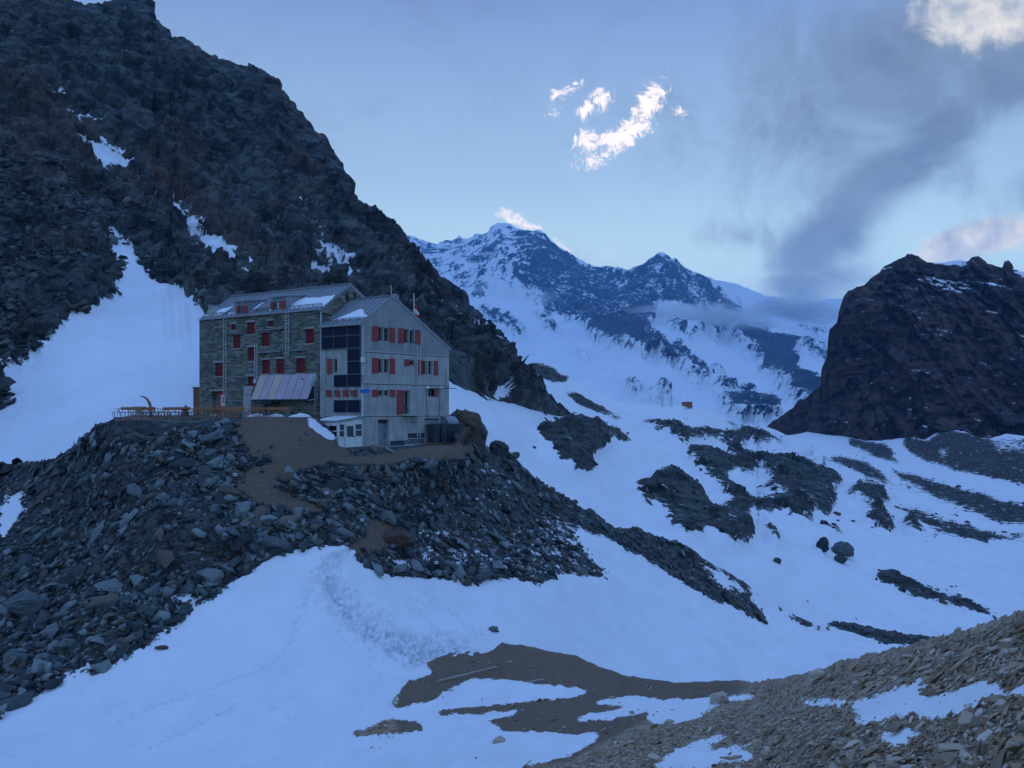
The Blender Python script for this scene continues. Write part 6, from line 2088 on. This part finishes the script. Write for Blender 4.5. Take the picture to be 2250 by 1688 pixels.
def mass(name, rocks, mat, label, cat):
    VS, FS, TN, o0 = [], [], [], 0
    for (p, q, sc, k, tn, *_r) in rocks:
        V, Fc = SHAPES[k]
        v = (V * np.array(sc)) @ np.array(q).T + p
        VS.append(v)
        FS.append(Fc + o0)
        TN.append(np.full(len(V), tn))
        o0 += len(V)
    VS, FS, TN = np.concatenate(VS), np.concatenate(FS), np.concatenate(TN)
    me = bpy.data.meshes.new(name)
    me.vertices.add(len(VS))
    me.vertices.foreach_set('co', VS.astype(np.float32).ravel())
    me.loops.add(FS.size)
    me.loops.foreach_set('vertex_index', FS.ravel().astype(np.int32))
    me.polygons.add(len(FS))
    me.polygons.foreach_set('loop_start', np.arange(0, FS.size, 3, dtype=np.int32))
    me.polygons.foreach_set('loop_total', np.full(len(FS), 3, np.int32))
    me.update()
    a = me.attributes.new('tone', 'FLOAT', 'POINT')
    a.data.foreach_set('value', TN.astype(np.float32))
    me.materials.append(mat)
    o = bpy.data.objects.new(name, me)
    COL.objects.link(o)
    tag(o, label, cat, None, 'stuff')


def single(rock, mat, label, group, name='boulder', cat='boulder'):
    p, q, sc, k, tn, *_r = rock
    o = bpy.data.objects.new(name, rock_me(k, mat))
    o.matrix_world = Matrix.Translation(Vector(p)) @ q.to_4x4() @ Matrix.Diagonal((*sc, 1))
    COL.objects.link(o)
    return tag(o, label, cat, group)


def in_hut(px, py):
    return ((px > 235) & (px < 560) & (py < np.interp(px, [235, 300, 418, 500, 560], [968, 962, 944, 932, 926]))) | ((px > 255) & (px < 1000) & (py < 924)) | ((px > 690) & (px < 1000) & (py < 990))


def acc_K(px, py):
    s_, d_, r_ = mKs.at(px, py), mKd.at(px, py), mKr.at(px, py)
    return np.where(s_ < .3, 1, np.where(s_ < .46, .5, np.where(s_ < .75, .12, .00003))) * np.clip(1.15 - d_ * 2.4, .01, 1) * np.clip(1 - r_ * .75, .1, 1) * (~in_hut(px, py))


def ln(lo, med, hi, sg=.55):
    return lambda rg, n, px, py: np.clip(med * np.exp(rg.randn(n) * sg), lo, hi)


RK = scatter('knoll_ground', 24000, acc_K, ln(.13, .26, 1.5, .66), 1, (-60, 900, 2150, 1620))
acc_L = lambda px, py: np.where(mLs.at(px, py) < .5, 1, 0) * np.clip((py - np.interp(px, [0, 200, 480, 620, 900, 1250], [330, 380, 620, 700, 800, 900])) / 90, 0, 1)
RL = scatter('mountain_slope', 7500, acc_L, lambda rg, n, px, py: np.clip(.8 * np.exp(rg.randn(n) * .6), .35, 3.6), 2, (-60, 300, 1255, 1060), .3)
RM = scatter('valley_snowfield', 1500, lambda px, py: np.clip(1 - np.abs(mMs.at(px, py) - .35) * 2.6, 0, 1) + .002, lambda rg, n, px, py: np.clip(.7 * np.exp(rg.randn(n) * .5), .3, 2.2), 3, (990, 930, 2250, 1400))
acc_F = lambda px, py: np.where(mFs.at(px, py) < .5, 1, np.where(mFs.at(px, py) < .8, .25, .012)) * np.clip(1.1 - mFd.at(px, py) * 1.15, .22, 1)
RF = scatter('scree_slope', 30000, acc_F, lambda rg, n, px, py: np.clip(.048 * np.exp(rg.randn(n) * .72), .022, .42), 4, (800, 1340, 2400, 1900), .2, .7)
app = lambda r: r[7] * FPX / r[0][1]
for fld, nm, nmax, mt, lab, lab1, grp in (
        (RK, 'boulder_field', 130, BM_K, 'green-grey angular rubble covering the knoll below the hut', None, None),
        (RL, 'talus', 60, BM_L, 'dark talus blocks on the lower slope of the big dark mountain', 'dark angular block on the lower slope of the big dark mountain', 'blocks on the dark mountain slope'),
        (RM, 'snowfield_rubble', 20, BM_K, 'loose dark stones round the outcrops on the valley snowfield', 'dark stone by the outcrops on the valley snowfield', 'stones on the valley snowfield'),
        (RF, 'scree', 90, BM_F, 'brown and grey flat scree stones on the near slope', 'flat brown-grey stone slab lying on the near scree slope', 'slabs on the near scree slope')):
    fld = [r for r in fld if r[5] > -60]
    vis = sorted((r for r in fld if 0 < r[5] < 2250 and 0 < r[6] < 1688), key=app, reverse=True)[:nmax]
    ids = {id(r) for r in vis}
    for r in vis:
        if nm == 'boulder_field':
            if r[5] > 1060:
                lb, gr = 'dark angular boulder on the rocky spur running down right of the hut', 'boulders on the spur'
            elif r[5] > 690 and r[6] > 985:
                lb, gr = 'blue-grey angular boulder in the rubble directly below the concrete wing', 'boulders below the concrete wing'
            elif r[6] < 1180:
                lb, gr = 'green-grey boulder in the rubble below the terrace wall', 'boulders below the terrace'
            else:
                lb, gr = 'dark boulder on the lower left rubble slope above the snow edge', 'boulders on the lower left slope'
        else:
            lb, gr = lab1, grp
        single(r, mt[0], lb, gr)
    mass(nm, [r for r in fld if id(r) not in ids], mt[1], lab, 'rocks')


def big_rock(px, py, sheet_, w, h, dpt, label, cat, mat, name='boulder', seed=3, rz=0.0, marks=None, sinkf=.25):
    p, n_ = spot(sheet_, px, py)
    r_ = random.Random(seed)
    bm = bmesh.new()
    for k in range(26):
        v = Vector((r_.gauss(0, 1), r_.gauss(0, 1), r_.gauss(0, 1))).normalized()
        m_ = max(abs(v.x), abs(v.y), abs(v.z))
        v = v.lerp(v / m_, .5) * r_.uniform(.85, 1.05)
        bm.verts.new((v.x * w / 2, v.y * dpt / 2, v.z * h / 2))
    res = bmesh.ops.convex_hull(bm, input=bm.verts)
    bmesh.ops.delete(bm, geom=[e for e in res['geom_interior'] if isinstance(e, bmesh.types.BMVert)], context='VERTS')
    bmesh.ops.subdivide_edges(bm, edges=bm.edges, cuts=3, use_grid_fill=True)
    bm.normal_update()
    co = np.array([v.co[:] for v in bm.verts])
    hh, cc = blocks(co / (w * .22) + seed, 300 + seed)
    for v, k, c_ in zip(bm.verts, hh, cc):
        v.co += v.normal * (k * w * .035 - (.04 * w if c_ < .06 else 0))
    me = bpy.data.meshes.new(name)
    bm.to_mesh(me)
    bm.free()
    me.materials.append(mat)
    o = bpy.data.objects.new(name, me)
    o.location = p + Vector((0, 0, h * (.5 - sinkf)))
    o.rotation_euler = (0, 0, rz)
    COL.objects.link(o)
    tag(o, label, cat)
    return o


K0, F0 = BM_K[0], BM_F[0]
R0 = boulder_mat('rust_brown_rock', [(0.2, (0.035, 0.024, 0.020)), (0.5, (0.075, 0.050, 0.038)), (0.8, (0.12, 0.088, 0.068))], (0.11, 0.07, 0.05), False)
s_px = lambda px, d: px * d / FPX
big_rock(1848, 1222, 'valley_snowfield', 4.6, 3.6, 3.5, 'large dark boulder alone on the snow with a smaller one at its foot', 'boulder', K0, seed=5)
big_rock(1846, 1236, 'valley_snowfield', 2.6, 1.8, 2.0, 'smaller dark boulder under the large lone boulder on the snow', 'boulder', K0, seed=6)
big_rock(1803, 1215, 'valley_snowfield', 2.2, 3.4, 2.4, 'upright dark slab boulder left of the large lone boulder', 'boulder', K0, seed=7, rz=.5)
big_rock(1706, 1236, 'valley_snowfield', 1.4, 1.1, 1.2, 'small dark boulder alone on the open snow', 'boulder', K0, seed=8)
big_rock(1018, 965, 'knoll_ground', 2.7, 3.3, 2.6, 'big rust-brown rock at the right corner of the concrete wing', 'boulder', R0, 'brown_rock', 9)
big_rock(1095, 1000, 'knoll_ground', 2.4, 2.2, 2.4, 'brownish block standing on the skyline of the rocky spur', 'boulder', K0, seed=10)
big_rock(1793, 1496, 'scree_slope', .62, .50, .5, 'orange-brown stone standing on the skyline of the scree slope', 'stone', F0, 'orange_stone', 11, sinkf=.1)
big_rock(1577, 1548, 'scree_slope', .9, .75, .7, 'pale brown upright stone at the tip of the snow strip', 'stone', F0, 'upright_stone', 12)
big_rock(870, 1190, 'knoll_ground', 2.6, 1.3, 2.0, 'large flat brown slab beside the lower end of the dirt path', 'boulder', R0, 'brown_slab', 13)
big_rock(1083, 1390, 'knoll_ground', .7, .45, .5, 'small dark stone on the snow above the brown earth patch', 'stone', K0, 'small_stone', 14)
big_rock(1095, 1632, 'scree_slope', .62, .3, .5, 'brown stone lying on the snow in front of the earth patches', 'stone', F0, 'snow_stone', 15)
big_rock(55, 1345, 'knoll_ground', 3.2, 2.0, 2.4, 'biggest pale boulder at the left edge of the rubble slope', 'boulder', K0, seed=16)
big_rock(455, 1010, 'knoll_ground', 1.6, 1.2, 1.3, 'pale grey-blue boulder at the top of the rubble near the path', 'boulder', K0, seed=17)
big_rock(300, 700, 'mountain_slope', 6, 6, 5, 'tall dark block beside the top of the left snow tongue', 'boulder', K0, seed=18) if False else None

# painted trail marks: white-blue-white on stones
for px_, py_, lb in ((517, 1054, 'rock with a white and blue trail mark at the bend of the dirt path'), (718, 1090, 'rock with a white and blue trail mark in the rubble right of the path'), (803, 1144, 'rock with a white and blue trail mark at the top of the lower dirt patch'), (955, 1250, 'striped trail-mark rock near the snow edge below the rubble')):
    p, n_ = spot('knoll_ground', px_, py_)
    r = tag(empty('marked_rock', p), lb, 'trail mark', 'painted trail marks')
    V, Fc = SHAPES[3]
    MB().add([(x * 1.1, y * .75, z * 1.6 + .25) for x, y, z in V], [tuple(f) for f in Fc]).build('rock', K0, r)
    MB().box((-.14, -.40, .30), (.16, -.30, .36)).box((-.14, -.40, .42), (.16, -.30, .48)).build('white_stripe', M_WHITE, r)
    MB().box((-.14, -.40, .362), (.16, -.30, .418)).build('blue_stripe', M_BLUE, r)

# planks on the earth patch
for (a, b, lb, rr_) in (((963, 1497), (1090, 1470), 'long pale pole lying on the brown earth patch', .05), ((1160, 1502), (1194, 1496), 'short pale plank lying right of the long pole', .05)):
    p0, _n = spot('scree_slope', *a)
    p1, _n = spot('scree_slope', *b)
    c_ = (p0 + p1) / 2
    o_ = MB().bar(p0 - c_ + Vector((0, 0, .08)), p1 - c_ + Vector((0, 0, .08)), rr_).build('pole', M_GREYWOOD)
    o_.location = c_
    tag(o_, lb, 'pole')


# ------------------------------------------------------------------ low clouds against the far mountains
def cloud_mat(dens, scale, seed):
    m = bpy.data.materials.new('cloud_vapour')
    m.use_nodes = True
    T = NT(m.node_tree)
    T.n.remove(T.n['Principled BSDF'])
    v = T.new('ShaderNodeVolumePrincipled')
    v.inputs['Color'].default_value = (0.99, 0.99, 1.0, 1)
    v.inputs['Anisotropy'].default_value = 0.3
    tc = T.new('ShaderNodeTexCoord').outputs['Object']
    ln_ = T.new('ShaderNodeVectorMath', operation='LENGTH')
    T.put(ln_.inputs[0], tc)
    n = T.noise(T.mapping(tc, (1.6, 1, 1), loc=(seed, 0, 0)), scale, 4, 0.62)
    f = T.math('ADD', T.math('SUBTRACT', 1.0, ln_.outputs['Value']), T.math('MULTIPLY', T.math('SUBTRACT', n, 0.5), 1.8))
    T.put(v.inputs['Density'], T.math('MULTIPLY', T.step(f, 0.15, 0.8), dens))
    T.l.new(v.outputs[0], T.n['Material Output'].inputs['Volume'])
    return m


for (px_, py_, d_, rx, ry, rz, dens, lb, sd) in (
        (1560, 694, 3500, 320, 170, 50, .018, 'thin pale cloud strip lying across the flank below the sharp far peak', 1),
        (1760, 682, 3900, 330, 170, 70, .017, 'hazy cloud bank on the snow ridge beside the right cliff', 2),
        (1135, 645, 3700, 230, 120, 48, .0065, 'faint cloud veil on the left snow face of the far massif', 4)):
    bm = bmesh.new()
    bmesh.ops.create_icosphere(bm, subdivisions=3, radius=1.25)
    me = bpy.data.meshes.new('low_cloud')
    bm.to_mesh(me)
    bm.free()
    me.materials.append(cloud_mat(dens, 2.2, sd * 3.7))
    o_ = bpy.data.objects.new('low_cloud', me)
    o_.location = at(px_, py_, d_)
    o_.scale = (rx, ry, rz)
    o_.rotation_euler = (0, math.radians(6), 0)
    COL.objects.link(o_)
    tag(o_, lb, 'cloud', None, 'stuff')
